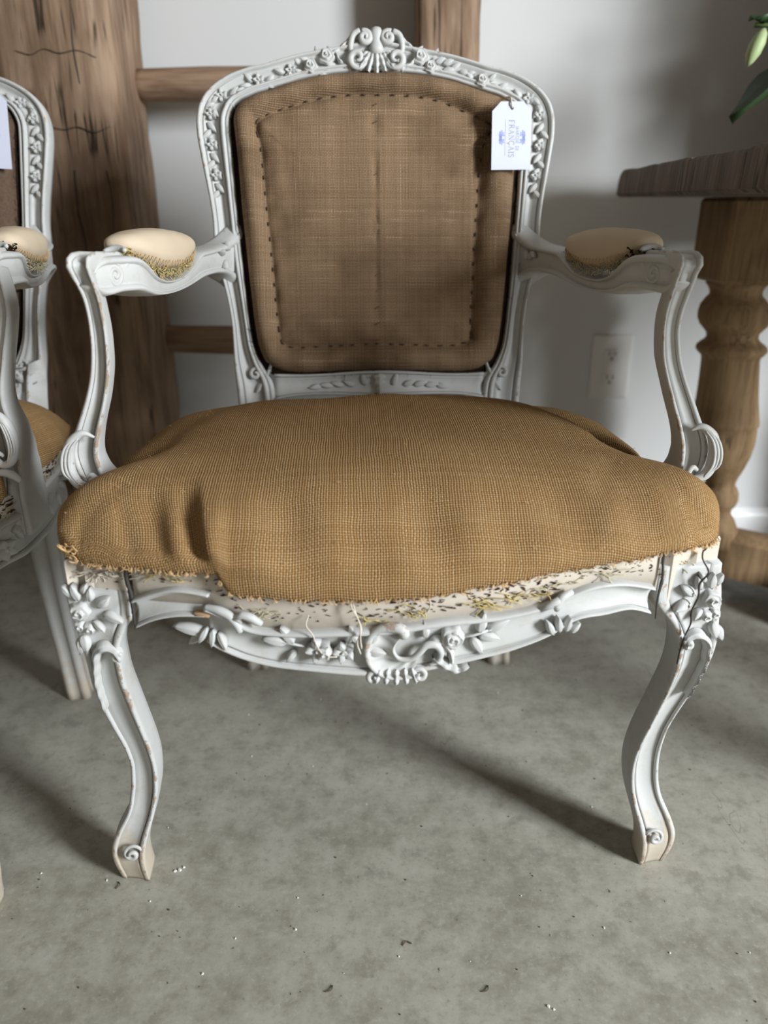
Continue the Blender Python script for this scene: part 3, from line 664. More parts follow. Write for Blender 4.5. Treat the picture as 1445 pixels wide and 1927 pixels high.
    for j in range(1, nin+1):
        f_ = 1-j/nin*.97
        for i in range(n):
            x, z = C0+(P3[i]-C0)*f_
            g = .012+.005*(1-f_)
            g -= .0038*math.exp(-((x+.003)/.0035)**2)*(1 if z > .56 else 0)*(.6+.4*math.sin(z*90))
            g += .0009*math.sin(x*75+2)+.0008*math.sin(z*55)
            g -= .004*math.exp(-((x+.003)**2+(z-.605)**2)/.00006)+.003*math.exp(-((x+.003)**2+(z-.842)**2)/.0001)
            V.append(backpt(x, z, g)); UV.append((x, z))
    F = [(i*n+j, i*n+(j+1) % n, (i+1)*n+(j+1) % n, (i+1)*n+j) for i in range(len(ds)+nin-1) for j in range(n)]
    F.append(tuple((len(ds)+nin-1)*n+j for j in range(n)))
    mb.add(V, F); mb.uv = UV
    pad = mb.build('back_pad', M['oldburlap'] if hero else M['fibre'], e, label='brown burlap back panel with a stitched roll edge' if hero else 'dark matted horsehair back stuffing')
    # dark hair in the rebate behind the roll
    V = []; 
    for d, h in ((-.004, -.012), (.004, -.004), (.012, -.002), (.03, -.012)):
        for (x, z), nn in zip(E, Nn):
            x, z = np.array((x, z))+nn*d; V.append(backpt(x, z, h+R.uniform(-.0015, .0015)))
    F = [(i*n+j, i*n+(j+1) % n, (i+1)*n+(j+1) % n, (i+1)*n+j) for i in range(3) for j in range(n)]
    lin = MB().add(V, F).build('horsehair_lining', M['hair'], pad)
    fz = MB()
    for k in range(420):
        i = R.randrange(n); x, z = E[i]+Nn[i]*R.uniform(.0, .010)
        if z > .88: continue
        a = R.uniform(0, 6.28); l = R.uniform(.004, .010); p = backpt(x, z, R.uniform(-.006, .003))
        q = p+np.array((math.cos(a)*l, -abs(R.gauss(0, .003)), math.sin(a)*l)); fz.merge(tube([p, (p+q)/2+np.array((0, -.002, .001)), q], .00032, 3))
    fz.build('horsehair_fringe', M['hair'] , pad, kind='stuff')
    if hero:
        # running stitches in the quilted groove
        st = MB(); q = E+Nn*(inset+.0352*ksc)[:, None]; q = np.r_[q, q[:1]]
        acc = 0; on = True; cur = []
        for i in range(n):
            seg = np.linalg.norm(q[i+1]-q[i]); acc += seg; cur.append(q[i])
            if acc > (.0085 if on else .005):
                if on and len(cur) > 1: st.merge(tube([backpt(c[0], c[1], .0062) for c in cur], .0011, 5))
                acc = 0; on = not on; cur = []
        st.build('running_stitch', M['darkthread'], pad, kind='stuff')
        sm = MB()
        for k in range(16):
            z = .565+k*.0215
            sm.merge(tube([backpt(-.0055+R.uniform(-.001, .001), z, .013), backpt(-.003, z+.002, .0118), backpt(.0005, z+.003, .0125)], .0005, 4))
        sm.build('seam_stitch', M['darkthread'], pad, kind='stuff')
    else:
        hz = MB()
        for k in range(1200):
            x = R.uniform(-.17, .17); z = R.uniform(.56, .88); a = R.uniform(0, 6.28); l = R.uniform(.006, .018); p = backpt(x, z, .017)
            q1 = p+np.array((math.cos(a)*l, -R.uniform(0, .006), math.sin(a)*l)); q2 = q1+np.array((math.cos(a+1.5)*l*.6, 0, math.sin(a+1.5)*l*.6))
            hz.merge(tube(cr([p, q1, q2], 5), .0006, 3))
        hz.build('loose_horsehair', M['fibre'], pad, kind='stuff')
    # ---------------- front legs
    for s in (-1, 1):
        LEGSIDE[0] = s
        fo = ip(*zip(*LEGS[s][0])); fi = ip(*zip(*LEGS[s][1]))
        zs = np.concatenate([np.linspace(.405 if s < 0 else .42, .02, 74), np.linspace(.015, 0, 4)])
        xo = np.array([fo(z) for z in zs]); xi = np.array([fi(z) for z in zs])
        for _ in range(3):
            xo[1:-1] = (xo[:-2]+xo[1:-1]*2+xo[2:])/4; xi[1:-1] = (xi[:-2]+xi[1:-1]*2+xi[2:])/4
        ys = np.array([LEGY(z) for z in zs])
        for _ in range(8): ys[1:-1] = (ys[:-2]+ys[1:-1]*2+ys[2:])/4
        L = [(a+s*.003, y+.006, z) for a, y, z in zip(xo, ys, zs)]; Q = [(a, y, z) for a, y, z in zip(xi, ys, zs)]
        hh = [np.interp(z, [0, .030, .055, .33, .365, .38], [.2, .25, .62, .62, .4, .10]) for z in zs]
        ba = [float(np.interp(z, [0, .03, .06, .12], [.75, .65, .4, 0])) for z in zs]
        lg = strip(L, Q, [(-s*.06, -1, 0)]*len(L), PL, PLB, hh, ba).build('front_leg', M['paint'], e)
        # volute above the foot
        nf = np.array((s*.12, -1, .1)); cx = (fo(.047)+fi(.047))/2+s*-.002
        vol = spiral(0, 0, .0105, .0012, PI*.1, 1.5, 34, .000, .005)
        carve(rot2(tube(vol, [.0018, .0030, .0022], 8, wear=.5), 0, flip=(s > 0)), lg, (cx-s*.003, LEGY(.047)+.0005, .0485), (1, 0, 0), (0, 0, 1), nf, 'carved_volute')
        # carvings of the knee follow the leg's own surface: x inward from the outer edge, y height, z proud
        def kn(mb, x0, z0, name='carved_leaf', d=0.):
            m = MB(); vv = []
            for x, y, zz in mb.v:
                z = z0+y; vv.append((fo(z)-s*(x0+x), LEGY(z)-.0015-d-zz+.006*max(0, 1-(x0+x)/.05)-.0, z))
            m.add(vv, mb.f if s < 0 else [q[::-1] for q in mb.f], mb.w); return m.build(name, M['paint'], lg)
        kn(acanthus([(.034, -.004), (.031, .008), (.022, .0125), (.012, .006), (.007, -.012), (.0055, -.040), (.0055, -.075)], .0070, .0055, 7, .12), 0, .330, 'carved_acanthus', .001)
        kn(rot2(tube(spiral(0, 0, .0055, .001, PI*.2, 1.1, 20, .001, .004), [.0028, .003, .0015], 7, wear=.4), 0), .0315, .331, 'carved_scroll', .002)
        kn(rose(.0098, .010, 2.0), .008, .383, 'carved_rose'); kn(rose(.0062, .008, 1.6), .013, .364, 'carved_rose'); kn(rose(.0055, .007, 1.6), .0035, .366, 'carved_rose')
        for x_, z, a, l in ((.026, .388, -.9, .018), (.030, .380, -1.9, .020), (.020, .394, -.2, .015), (.009, .394, .2, .018), (.003, .398, .5, .014), (.018, .372, -2.4, .014), (.004, .356, 3.0, .020), (.0, .350, 2.8, .018), (.014, .402, -.5, .012)):
            kn(rot2(leaf(l, l*.62, .0058, .3), a), x_, z)
        # slanted moulding closing the top of the corner
        if s < 0: P = [(-.316, -.262, .420), (-.300, -.278, .4165), (-.280, -.276, .405), (-.262, -.273, .391), (-.2555, -.272, .384)]
        else: P = [(.324, -.262, .432), (.308, -.277, .424), (.288, -.276, .412), (.268, -.273, .398), (.260, -.272, .389)]
        carve(tube(cr(P, 20), [.0035, .0045, .0045, .0035], 10, wear=.6), lg, (0, 0, 0), (1, 0, 0), (0, 0, 1), (0, -1, 0), 'corner_bead')
        # bare corner block above the bead
        x0, x1 = (-.313, -.2565) if s < 0 else (.262, .322)
        zt_ = .436 if s < 0 else .444
        rings = []
        for z in (.372, .39, .41, zt_-.002, zt_):
            i = .001 if z == zt_ else 0
            rings.append([(x0+i, -.262, z), (x0+.008, rail_y(x0)-.0+i+.002, z), ((x0+x1)/2, rail_y((x0+x1)/2)+.003+i, z), (x1-i, rail_y(x1)+.003+i, z), (x1-i, -.215, z), (x0+i, -.215, z)])
        cbk = loft(rings, wear=[.4]*30).build('corner_block', M['raw'], e, False)
    LEGSIDE[0] = 0
    DY = lambda x: rail_y(x)
    # ---------------- front seat rail: whole right part, broken left stub
    def railpart(tp, bt, n, name, x0=None, hook=None):
        a = cr([(x, 0, z) for x, z in tp], n); b = cr([(x, 0, z) for x, z in bt], n)
        L = [(p[0], DY(p[0]), p[2]) for p in a]; Q = [(p[0], DY(p[0])-.0005, p[2]) for p in b]
        N = [(.9*p[0], -1, 0) for p in a]
        return strip(L, Q, N, PR, PRB).build(name, M['paint'], e)
    tp = TOPL[:-1]+TOPR[1:]; bt = BOTL[:-1]+BOTR[1:]
    # match both edges by x
    ft = ip(*zip(*tp)); fb = ip(*zip(*bt)); ctop = cr([(x, 0, z) for x, z in tp], 140); cbot = cr([(x, 0, z) for x, z in bt], 140)
    ft = ip(ctop[:, 0], ctop[:, 2]); fb = ip(cbot[:, 0], cbot[:, 2])
    xs = np.linspace(-.180, .2515, 150)
    L = [(x, DY(x), ft(x)) for x in xs]; Q = [(x, DY(x)-.0005, fb(x)) for x in xs]
    fr_ = strip(L, Q, [(.9*x, -1, 0) for x in xs], PR, PRB).build('seat_rail', M['paint'], e, label='carved serpentine front seat rail')
    ctop = cr([(x, 0, z) for x, z in TOPB], 40); cbot = cr([(x, 0, z) for x, z in BOTB], 40)
    L = [(p[0], DY(p[0]), p[2]) for p in ctop]; Q = [(p[0], DY(p[0])-.0005, p[2]) for p in cbot]
    strip(L, Q, [(.9*p[0], -1, 0) for p in ctop], PR, PRB).build('seat_rail', M['paint'], e, label='broken left stub of the front seat rail')
    def rl(mb, x, z, name='carved_leaf', d=.0, mat='paint', par=None):
        nx = np.array((.9*x, -1, 0)); nx /= np.linalg.norm(nx)
        o = np.array((x, DY(x), z))+nx*d; return carve(mb, par or fr_, o, (1, .9*x, 0), (0, 0, 1), nx, name, mat)
    zc = .348
    # centre rocaille: C-scroll rim, scalloped shell hollow, second curl, drop
    rim = cr([(.012, .024, .006), (.010, .031, .0075), (-.002, .0335, .006), (-.016, .028, .005), (-.0235, .012, .005), (-.0215, -.006, .005), (-.012, -.018, .005), (.004, -.0235, .005), (.020, -.0225, .004)], 44)
    rl(tube(rim, [.0055, .0050, .0032, .0026, .0026, .0024, .0012], 9, wear=.8), -.005, zc, 'carved_scroll', -.001)
    rim2 = cr([(.013, .027, .004), (.006, .020, .004), (.001, .008, .0045), (.006, -.001, .005), (.018, -.002, .0055), (.026, .005, .006), (.033, .013, .006), (.042, .013, .006), (.047, .004, .006), (.043, -.006, .005), (.036, -.010, .004)], 52)
    rl(tube(rim2, [.0030, .0022, .0022, .003, .0036, .0038, .0030, .0016], 9, wear=.7), -.005, zc, 'carved_scroll', -.001)
    shell = MB(); nn_ = 40; V = []; 
    A1 = rim[4:]; A2 = rim2[::-1]
    for i in range(nn_):
        p = A1[int(i*(len(A1)-1)/(nn_-1))]; t = i/(nn_-1)
        q = rim2[int(t*.62*(len(rim2)-1))]
        for j in range(7):
            u = j/6; V.append((*(p[:2]+(q[:2]-p[:2])*u), .0025-.0065*math.sin(PI*u)+.0012*math.sin(t*40)*math.sin(PI*u)))
    shell.add(V, [(i*7+j, i*7+7+j, i*7+8+j, i*7+j+1) for i in range(nn_-1) for j in range(6)], [.2]*len(V))
    rl(shell, -.005, zc, 'carved_shell', .004)
    rl(acanthus([(.040, -.002), (.052, -.012), (.064, -.016), (.074, -.010)], .008, .005, 4, .5), -.005, zc, 'carved_acanthus')
    rl(acanthus([(.036, .012), (.048, .014), (.056, .004), (.058, -.008)], .006, .004, 3, .5), -.005, zc, 'carved_acanthus')
    for dx, a in ((-.024, .55), (-.013, .25), (-.001, 0), (.011, -.25), (.022, -.55)):
        rl(rot2(acanthus([(0, .007), (0, 0), (0, -.0075)], .0052, .005, 2, .8), -a*.6), .0+dx*.75, .3262+.001*abs(dx)*100*.8, 'carved_drop', .0005)
    rl(rot2(tube(spiral(0, 0, .008, .001, 0, 1.2, 22, .0, .004), [.002, .003, .002], 7, wear=.9), 0), -.022, .325, 'carved_scroll', .002)
    rl(rot2(tube(spiral(0, 0, .008, .001, 0, 1.2, 22, .0, .004), [.002, .003, .002], 7, wear=.9), 0, flip=True), .022, .327, 'carved_scroll', .002)
    # right spray: rose and leaves
    rl(rose(.0115, .010, 2.6), .053, .3665, 'carved_rose', .001)
    rl(tube([(0, 0, .001), (.012, .002, .0015), (.03, .008, .001)], .0014, 6), .062, .3655, 'carved_stem')
    for x, z, a, l in ((.079, .369, .15, .023), (.086, .3705, 1.05, .024), (.078, .366, 1.75, .021), (.072, .364, 2.6, .020), (.0275, .366, -.1, .018), (.041, .360, 2.3, .015), (.044, .357, 2.8, .012)):
        rl(rot2(leaf(l, l*.52, .0055), -a), x, z)
    # left spray: open flower and leaves
    rl(blossom(.013, .007, 5), -.074, .356, 'carved_rose', .001); rl(rose(.007, .010, 1.6), -.068, .354, 'carved_rose', .003)
    rl(blossom(.011, .006, 5), -.050, .353, 'carved_rose', .0)
    rl(tube([(0, 0, .001), (-.02, .004, .0015), (-.04, .004, .001)], .0013, 6), -.085, .358, 'carved_stem')
    for x, z, a, l in ((-.098, .360, .55, .022), (-.104, .361, 1.35, .024), (-.096, .352, 2.4, .014), (-.030, .360, -.8, .020), (-.038, .363, .4, .018), (-.030, .352, -1.6, .020), (-.046, .362, -.2, .015)):
        rl(rot2(leaf(l, l*.55, .0055), a), x, z)
    # clasp on the right curve, and the two overlapping volute ends of the top bead
    for dx, dz, a, l in ((0, 0, .5, .018), (.006, .002, .2, .018), (.012, .002, -.2, .016), (.017, .000, -.6, .014)):
        rl(rot2(leaf(l, .008, .006), a), .152+dx, .362+dz, 'carved_clasp', .002)
    rl(tube([(-.016, -.006, .002), (-.006, -.001, .004), (.001, .003, .005), (.004, .0015, .005)], [.003, .004, .0045, .003], 8, wear=.5), .151, .3975, 'carved_scroll', .001)
    rl(tube([(.016, .010, .003), (.006, .006, .004), (0, -.002, .005), (.002, -.008, .004)], [.003, .004, .0045, .003], 8, wear=.5), .150, .3985, 'carved_scroll', .001)
    # left break: branch, curled end, splintered leaf hanging free
    rl(tube(cr([(-.180, .397, .001), (-.166, .3955, .003), (-.155, .390, .004), (-.149, .381, .004), (-.147, .374, .003)], 18)-np.array((-.15, .385, 0)), [.003, .0045, .0045, .0035], 8, wear=.4), -.15, .385, 'carved_scroll', .001)
    rl(tube([(.0, -.004, .002), (-.003, .003, .005), (.004, .007, .005), (.012, .003, .004), (.02, -.004, .002)], [.002, .004, .0045, .003], 8, wear=.4), -.146, .387, 'carved_scroll', .002)
    rl(rot2(leaf(.034, .012, .006, .1), 1.35), -.181, .3655, 'carved_leaf', -.002)
    rl(rot2(leaf(.022, .010, .006, .1), 2.25), -.184, .3665, 'carved_leaf', -.004)
    for dx, dz, a in ((-.004, .004, .5), (.002, .003, .1), (.007, .0, -.4)):
        rl(rot2(leaf(.018, .008, .006), PI-a), -.176+dx, .3695+dz, 'carved_clasp', .001)
    rl(box(0, 0, -.006, .016, .0055, .012, .0015), -.183, .3885, 'broken_end', .004, 'chip')
    # ---------------- tacking strip of bare wood above the rail, nail holes, straw
    xs = np.linspace(-.2495, .2575, 90)
    tt = lambda x: (np.interp(x, [-.25, -.18, -.174, -.15, -.14], [.397, .397, .386, .372, .37]) if x < -.14 else ft(x)-.006)
    rings = []
    for x in xs:
        y = DY(x)+.0035; zt_ = max(HEM(x), .425)+.012
        rings.append([(x, y, tt(x)), (x, y-.0005, (tt(x)+zt_)/2), (x, y+.001, zt_-.003), (x, y+.004, zt_), (x, y+.03, zt_), (x, y+.03, tt(x))])
    ts = loft(rings, wear=[.45]*(90*6)).build('tacking_strip', M['raw'], e, label='bare cream wood strip riddled with nail holes')
    nh = MB(); 
    def on_strip(x, z, d=0.):
        nx = np.array((.9*x, -1, 0)); nx /= np.linalg.norm(nx); return np.array((x, DY(x)+.003, z))+nx*d
    def stripz(x, t):
        if x < -.2545: lo, hi = .400, .438
        elif x > .258: lo, hi = np.interp(x, [.26, .32], [.402, .436]), .446
        elif x < -.174: lo, hi = np.interp(x, [-.25, -.23, -.207, -.174], [.402, .412, .4185, .4155]), HEM(x)
        elif x < -.150: lo, hi = np.interp(x, [-.174, -.15], [.404, .392]), HEM(x)+.004
        else: lo, hi = ft(x)+.0065, HEM(x)
        return lo+(hi-lo)*t
    for k in range(420 if hero else 60):
        x = R.choice([R.uniform(-.30, .31), R.uniform(-.18, .2), R.uniform(.0, .25)]); z = stripz(x, R.uniform(.04, .98))
        a = R.gauss(0, .35); l = R.choice([.001, .0015, .002, .003, .005, .007])*R.uniform(.7, 1.2); wd = R.uniform(.0003, .0008)
        p = [on_strip(x+math.cos(a)*l*q, z+math.sin(a)*l*q+R.uniform(-.0003, .0003), .0007) for q in (-.5, -.2, .2, .5)]
        nh.merge(tube(p, [wd*.5, wd, wd, wd*.4], 5))
    nh.build('nail_holes', M['nail'], ts, kind='stuff')
    def tuft(x, z, n, l, mat, name, par, spread=.006):
        t_ = MB()
        for k in range(n):
            p = on_strip(x+R.gauss(0, spread*1.6), z+R.gauss(0, spread*.45), .001); a = R.uniform(-1, 1)*(.6)+(PI if R.random() < .5 else 0); P = [p]
            for q in range(4):
                a += R.uniform(-.7, .7); p = p+np.array((math.cos(a)*l/4, -R.uniform(-.0006, .0016), math.sin(a)*l/4*.6)); P.append(p)
            t_.merge(tube(cr(P, 8), R.uniform(.0004, .0007), 4))
        return t_.build(name, M[mat], par, kind='stuff')
    if hero:
        for x, z, n_, l, mt in ((.085, .4005, 12, .026, 'straw'), (.112, .405, 9, .022, 'straw'), (-.128, .392, 16, .009, 'straw2'), (-.215, .424, 12, .012, 'straw'), (.02, .392, 10, .014, 'straw'), (-.02, .385, 8, .012, 'straw'), (.19, .422, 14, .02, 'straw2'), (-.272, .421, 16, .013, 'thread'), (-.290, .421, 20, .012, 'thread'), (.145, .412, 10, .012, 'straw2'), (.28, .42, 10, .012, 'straw2')):
            tuft(x, z, n_, l, mt, 'straw_tuft' if mt != 'thread' else 'thread_tangle', ts)
        for P in ([(-.043, .415, .006), (-.042, .405, .010), (-.036, .393, .012), (-.033, .380, .012), (-.037, .368, .013), (-.034, .356, .013)],
                  [(-.042, .412, .006), (-.038, .398, .011), (-.034, .386, .013), (-.034, .372, .014), (-.033, .362, .013)],
                  [(-.082, .392, .004), (-.084, .385, .010), (-.078, .376, .012), (-.074, .364, .013), (-.066, .353, .013), (-.056, .352, .012)],
                  [(.028, .414, .006), (.030, .405, .012), (.027, .398, .012)]):
            tube(cr([on_strip(a, b, c) for a, b, c in P], 26), .0007, 5).build('loose_thread', M['thread'], ts)
        # open joints and splits at the two corners
        ck = lambda P, wd: crack(P, wd, e, M['slot'], 'split')
        ck([(-.253, -.2715, .442), (-.2535, -.273, .42), (-.2515, -.273, .405), (-.2512, -.2735, .385), (-.2512, -.2735, .3655)], .0042)
        ck([(.2605, -.270, .448), (.2585, -.2705, .43), (.2600, -.2715, .412), (.2580, -.2725, .39), (.2585, -.273, .366)], .0032)
        ck([(.3005, -.2655, .444), (.2985, -.2665, .43), (.300, -.281, .420), (.2965, -.2745, .405), (.2975, -.274, .39), (.2935, -.274, .375), (.2945, -.274, .36), (.2925, -.271, .345)], .0022)
        ck([(.2925, -.2700, .342), (.2925, -.266, .325), (.2985-.005, -.262, .305)], .0012)
    # ---------------- side rails and back rail of the seat
    for s in (-1, 1):
        pl = cr([(s*.300, -.262, 0), (s*.316, -.20, 0), (s*.319, -.13, 0), (s*.311, -.05, 0), (s*.290, .04, 0), (s*.255, .10, 0), (s*.208, .150, 0)], 50)
        T = np.gradient(pl, axis=0); N = np.c_[T[:, 1]*s*-1*-1, -T[:, 0]*s, 0*T[:, 0]]; N = np.where((N[:, :1]*s) < 0, -N, N)
        tk = np.linspace(0, 1, 50)
        L = [(p[0], p[1], .402+.010*math.sin(PI*t)) for p, t in zip(pl, tk)]; Q = [(p[0], p[1], .352+.012*abs(2*t-1)**3+.0*t-.006*math.exp(-((t-.5)/.12)**2)) for p, t in zip(pl, tk)]
        if s < 0: L, Q, N2 = L[::-1], Q[::-1], N[::-1]
        else: N2 = N
        sr = strip(L, Q, N2, PR, PRB).build('side_rail', M['paint'], e)
        rg = []
        for p, nn_ in zip(pl, N):
            nn_ = nn_/np.linalg.norm(nn_); q = p-nn_*.004; q2 = p-nn_*.03
            rg.append([(q[0], q[1], .392), (q[0], q[1], .432), (q2[0], q2[1], .432), (q2[0], q2[1], .392)])
        if s > 0: rg = [r_[::-1] for r_ in rg]
        st_ = loft(rg, wear=[.5]*200).build('tacking_strip', M['raw'], e, False)
        if s > 0:
            sh = MB()
            for k in range(160):
                i = R.randrange(4, 46); p = pl[i]; nn_ = N[i]/np.linalg.norm(N[i]); z = R.uniform(.412, .43); T_ = T[i]/np.linalg.norm(T[i])
                c = p-nn_*.0035; l = R.uniform(.002, .007); c[2] = z
                sh.merge(tube([c-T_*l, c+nn_*.0008+np.array((0, 0, R.uniform(-.002, .002))), c+T_*l], [.0004, .001, .0004], 4))
            sh.build('nail_holes', M['nail'], st_, kind='stuff')
            sg = MB()
            for k in range(70):
                i = R.randrange(10, 44); p = pl[i].copy(); nn_ = N[i]/np.linalg.norm(N[i]); p[2] = R.uniform(.408, .42); P = [p]; a = R.uniform(0, 6)
                for q in range(3): p = p+T[i]/np.linalg.norm(T[i])*R.uniform(-.006, .006)+nn_*R.uniform(0, .0015)+np.array((0, 0, R.uniform(-.004, .004))); P.append(p)
                sg.merge(tube(cr(P, 6), .0005, 4))
            sg.build('straw_tuft', M['straw2'], st_, kind='stuff')
            for dt, dz in ((22, .006), (25, -.003), (27, .006), (30, -.002), (19, -.002), (33, .003)):
                p = pl[dt].copy(); nn_ = N[dt]/np.linalg.norm(N[dt]); p[2] = .380+dz
                carve(rot2(leaf(.02, .010, .005), (dt*2.3) % 6), sr, p-nn_*.003, T[dt], (0, 0, 1), nn_)
            for dt in (10, 13):
                p = pl[dt].copy(); nn_ = N[dt]/np.linalg.norm(N[dt]); p[2] = .372+.006*(dt-10)
                carve(blossom(.014, .006), sr, p-nn_*.003, T[dt], (0, 0, 1), nn_, 'carved_rose')
    box(0, .165, .405, .36, .03, .075, .004).build('back_seat_rail', M['paint'], e, False)
    # ---------------- arms
    for s in (-1, 1):
        pp = np.array([(xo, z, xi) for z, xo, xi in POST[s]]); zs = np.linspace(.425 if hero else .38, .686, 60)
        fo = ip(pp[:, 1], pp[:, 0]); fi = ip(pp[:, 1], pp[:, 2])
        xo = np.array([fo(z) for z in zs]); xi = np.array([fi(z) for z in zs]); ys = np.array([POSTY(z) for z in zs])
        for _ in range(3):
            xo[1:-1] = (xo[:-2]+xo[1:-1]*2+xo[2:])/4; xi[1:-1] = (xi[:-2]+xi[1:-1]*2+xi[2:])/4; ys[1:-1] = (ys[:-2]+ys[1:-1]*2+ys[2:])/4
        L = [(a, y+.004, z) for a, y, z in zip(xo, ys, zs)]; Q = [(a, y, z) for a, y, z in zip(xi, ys, zs)]; N = [(-s*.08, -1, 0)]*60
        # roll over the head of the support and run back along the arm
        head = [(.6935, -.181, -.92, .4), (.6995, -.1795, -.6, .8), (.7028, -.1725, -.22, .98), (.7035, -.160, 0, 1), (.7025, -.145, .05, 1), (.7015, -.130, .1, 1), (.7015, -.118, 0, 1), (.700, -.110, .3, 1)]
        for z, y, ny, nz in head:
            f_ = np.interp(y, [-.181, -.11], [1, .55]); xc = ARMC[s](y); k = .5*(xo[-1]+xi[-1]); hw = abs(xo[-1]-xi[-1])/2*(1 if y < -.17 else f_**.5)
            xc = np.interp(y, [-.181, -.14], [k, ARMC[s](-.14)]) if y < -.14 else xc
            L.append((xc+s*hw, y, z)); Q.append((xc-s*hw, y, z)); N.append((0, ny, nz))
        depth = np.array([1]*60+[1]*8)
        pb = [(1.01, -.014), (1.01, -.022), (.98, -.029), (.88, -.034), (.3, -.034), (.08, -.027), (0, -.018)]
        rings = []; wear = []
        dv = list(np.interp(zs, [.425, .46, .50, .6, .686], [2.0, 1.7, 1.15, 1, .8]))+[.62, .5, .42, .38, .38, .38, .36, .3]
        for i in range(len(L)):
            l, r_, n_ = np.array(L[i]), np.array(Q[i]), np.array(N[i], float); n_ /= np.linalg.norm(n_)
            hk = np.interp(i, [0, 6, 12, 60, 68], [.25, .4, .8, .8, .6])
            fl = np.array((-s*.012*max(0, 1-(zs[i]-.425)/.055)**1.5 if i < 60 else 0, 0, 0))
            rings.append([l+(r_-l)*u+n_*h*hk for u, h, _ in PA]+[l+(r_-l)*u+n_*h*dv[i]+fl*(u > .5) for u, h in pb]); wear += [q[2] for q in PA]+[.1]*len(pb)
        ap = loft(rings, wear=wear).build('arm_support', M['paint'], e)
        nf = (s*.1, -1, 0)
        # acanthus scroll at the foot of the support
        ox, oy = fo(.49), POSTY(.49)-.003
        pth = cr([(.028, .036, .002), (.018, .041, .004), (.007, .034, .005), (.0005, .018, .005), (.0005, .000, .006), (.008, -.014, .006), (.020, -.017, .006), (.026, -.009, .007), (.021, -.003, .007), (.016, -.007, .006)], 44)
        tb = tube(pth, [.0012, .004, .0055, .006, .006, .0055, .0045, .0035, .002], 9, wear=.6)
        carve(rot2(tb, 0, flip=(s > 0)), ap, (ox, oy, .49), (1, 0, 0), (0, 0, 1), nf, 'carved_scroll')
        for q in (-.35, 0, .35):      # leaf ridges along the outside of the scroll
            rp = cr([(.012+.006*q, .037, .008), (.004+.009*q, .028, .010), (-.001+.010*q, .014, .0108), (-.0005+.010*q, -.001, .011), (.007+.008*q, -.012-.006*q, .0105)], 20)
            carve(rot2(tube(rp, [.0006, .0016, .0018, .0014, .0005], 6, wear=.6), 0, flip=(s > 0)), ap, (ox, oy, .49), (1, 0, 0), (0, 0, 1), nf, 'carved_ridge')
        carve(rot2(tube(cr([(.034, -.030, .003), (.022, -.026, .006), (.010, -.029, .006), (.002, -.038, .003)], 16), [.002, .005, .005, .003], 8, wear=.4), 0, flip=(s > 0)), ap, (ox, oy, .49), (1, 0, 0), (0, 0, 1), nf, 'carved_scroll')
        # arm
        key = [(-.172, .004, .690, .676), (-.162, .007, .698, .668), (-.13, .0165, .7000, .667), (-.112, .0215, .6985, .666), (-.097, .0215, .692, .662), (-.08, .0195, .682, .658), (-.05, .0175, .6715, .655), (0, .017, .668, .654), (.04, .0165, .673, .6565), (.065, .0165, .682, .659), (.085, .0165, .6905, .661), (.11, .0165, .692, .662), (.15, .0160, .694, .661), (.175, .0155, .6965, .657), (.190, .0135, .701, .650), (.203, .0115, .709, .640), (.216, .009, .720, .627)]
        K = cr([(y*1.0, w_, zt, zb) for y, w_, zt, zb in key], 60)
        arm = loft([arch_ring(y, s, w_, zt, zb) for y, w_, zt, zb in K], wear=[.25]*(60*34)).build('arm', M['paint'], e)
        # spiral carved on the inner cheek of the scroll
        yy = -.139; wv = np.interp(yy, K[:, 0], K[:, 1]); xin = ARMC[s](yy)-s*(wv-.0012)
        d0 = np.array((ARMC[s](-.125)-s*np.interp(-.125, K[:, 0], K[:, 1])-(ARMC[s](-.155)-s*np.interp(-.155, K[:, 0], K[:, 1])), .03, 0)); d0 /= np.linalg.norm(d0)
        nn2 = np.array((-d0[1]*s, d0[0]*s, 0)); rr = d0*(-s)
        sp = spiral(0, 0, .0125, .0012, PI*.35, 1.75, 44, .0, .0016)
        carve(rot2(tube(sp, [.0012, .0023, .0023, .0016], 7, wear=.3), 0, flip=(s < 0)), arm, (xin, yy, .6835), rr, (0, 0, 1), nn2, 'carved_spiral')
        for a_, dz in ((.5, .004), (1.5, -.002), (2.4, -.004)): carve(rot2(leaf(.013, .007, .003), a_*(-1 if s > 0 else 1)*-1), arm, np.array((xin, yy, .682+dz))+d0*.016, rr, (0, 0, 1), nn2)
        carve(tube(cr([(-.012, 0, 0), (-.004, .005, .002), (.006, .003, .002), (.010, -.003, .001)], 14), [.002, .004, .004, .002], 7, wear=.3), arm, (ARMC[s](-.108), -.108, .7035), (1, 0, 0), (0, 1, 0), (0, 0, 1), 'carved_scroll')
        for y, z, a, l in ((.165, .685, 1.3, .016), (.172, .676, 2.2, .016), (.180, .688, .5, .014)):
            carve(rot2(leaf(l, l*.5, .004), a), arm, (ARMC[s](y)-s*.0175, y, z), (0, 1, 0), (0, 0, 1), (-s, 0, 0))
        # muslin pad
        rings = []; n2 = 36
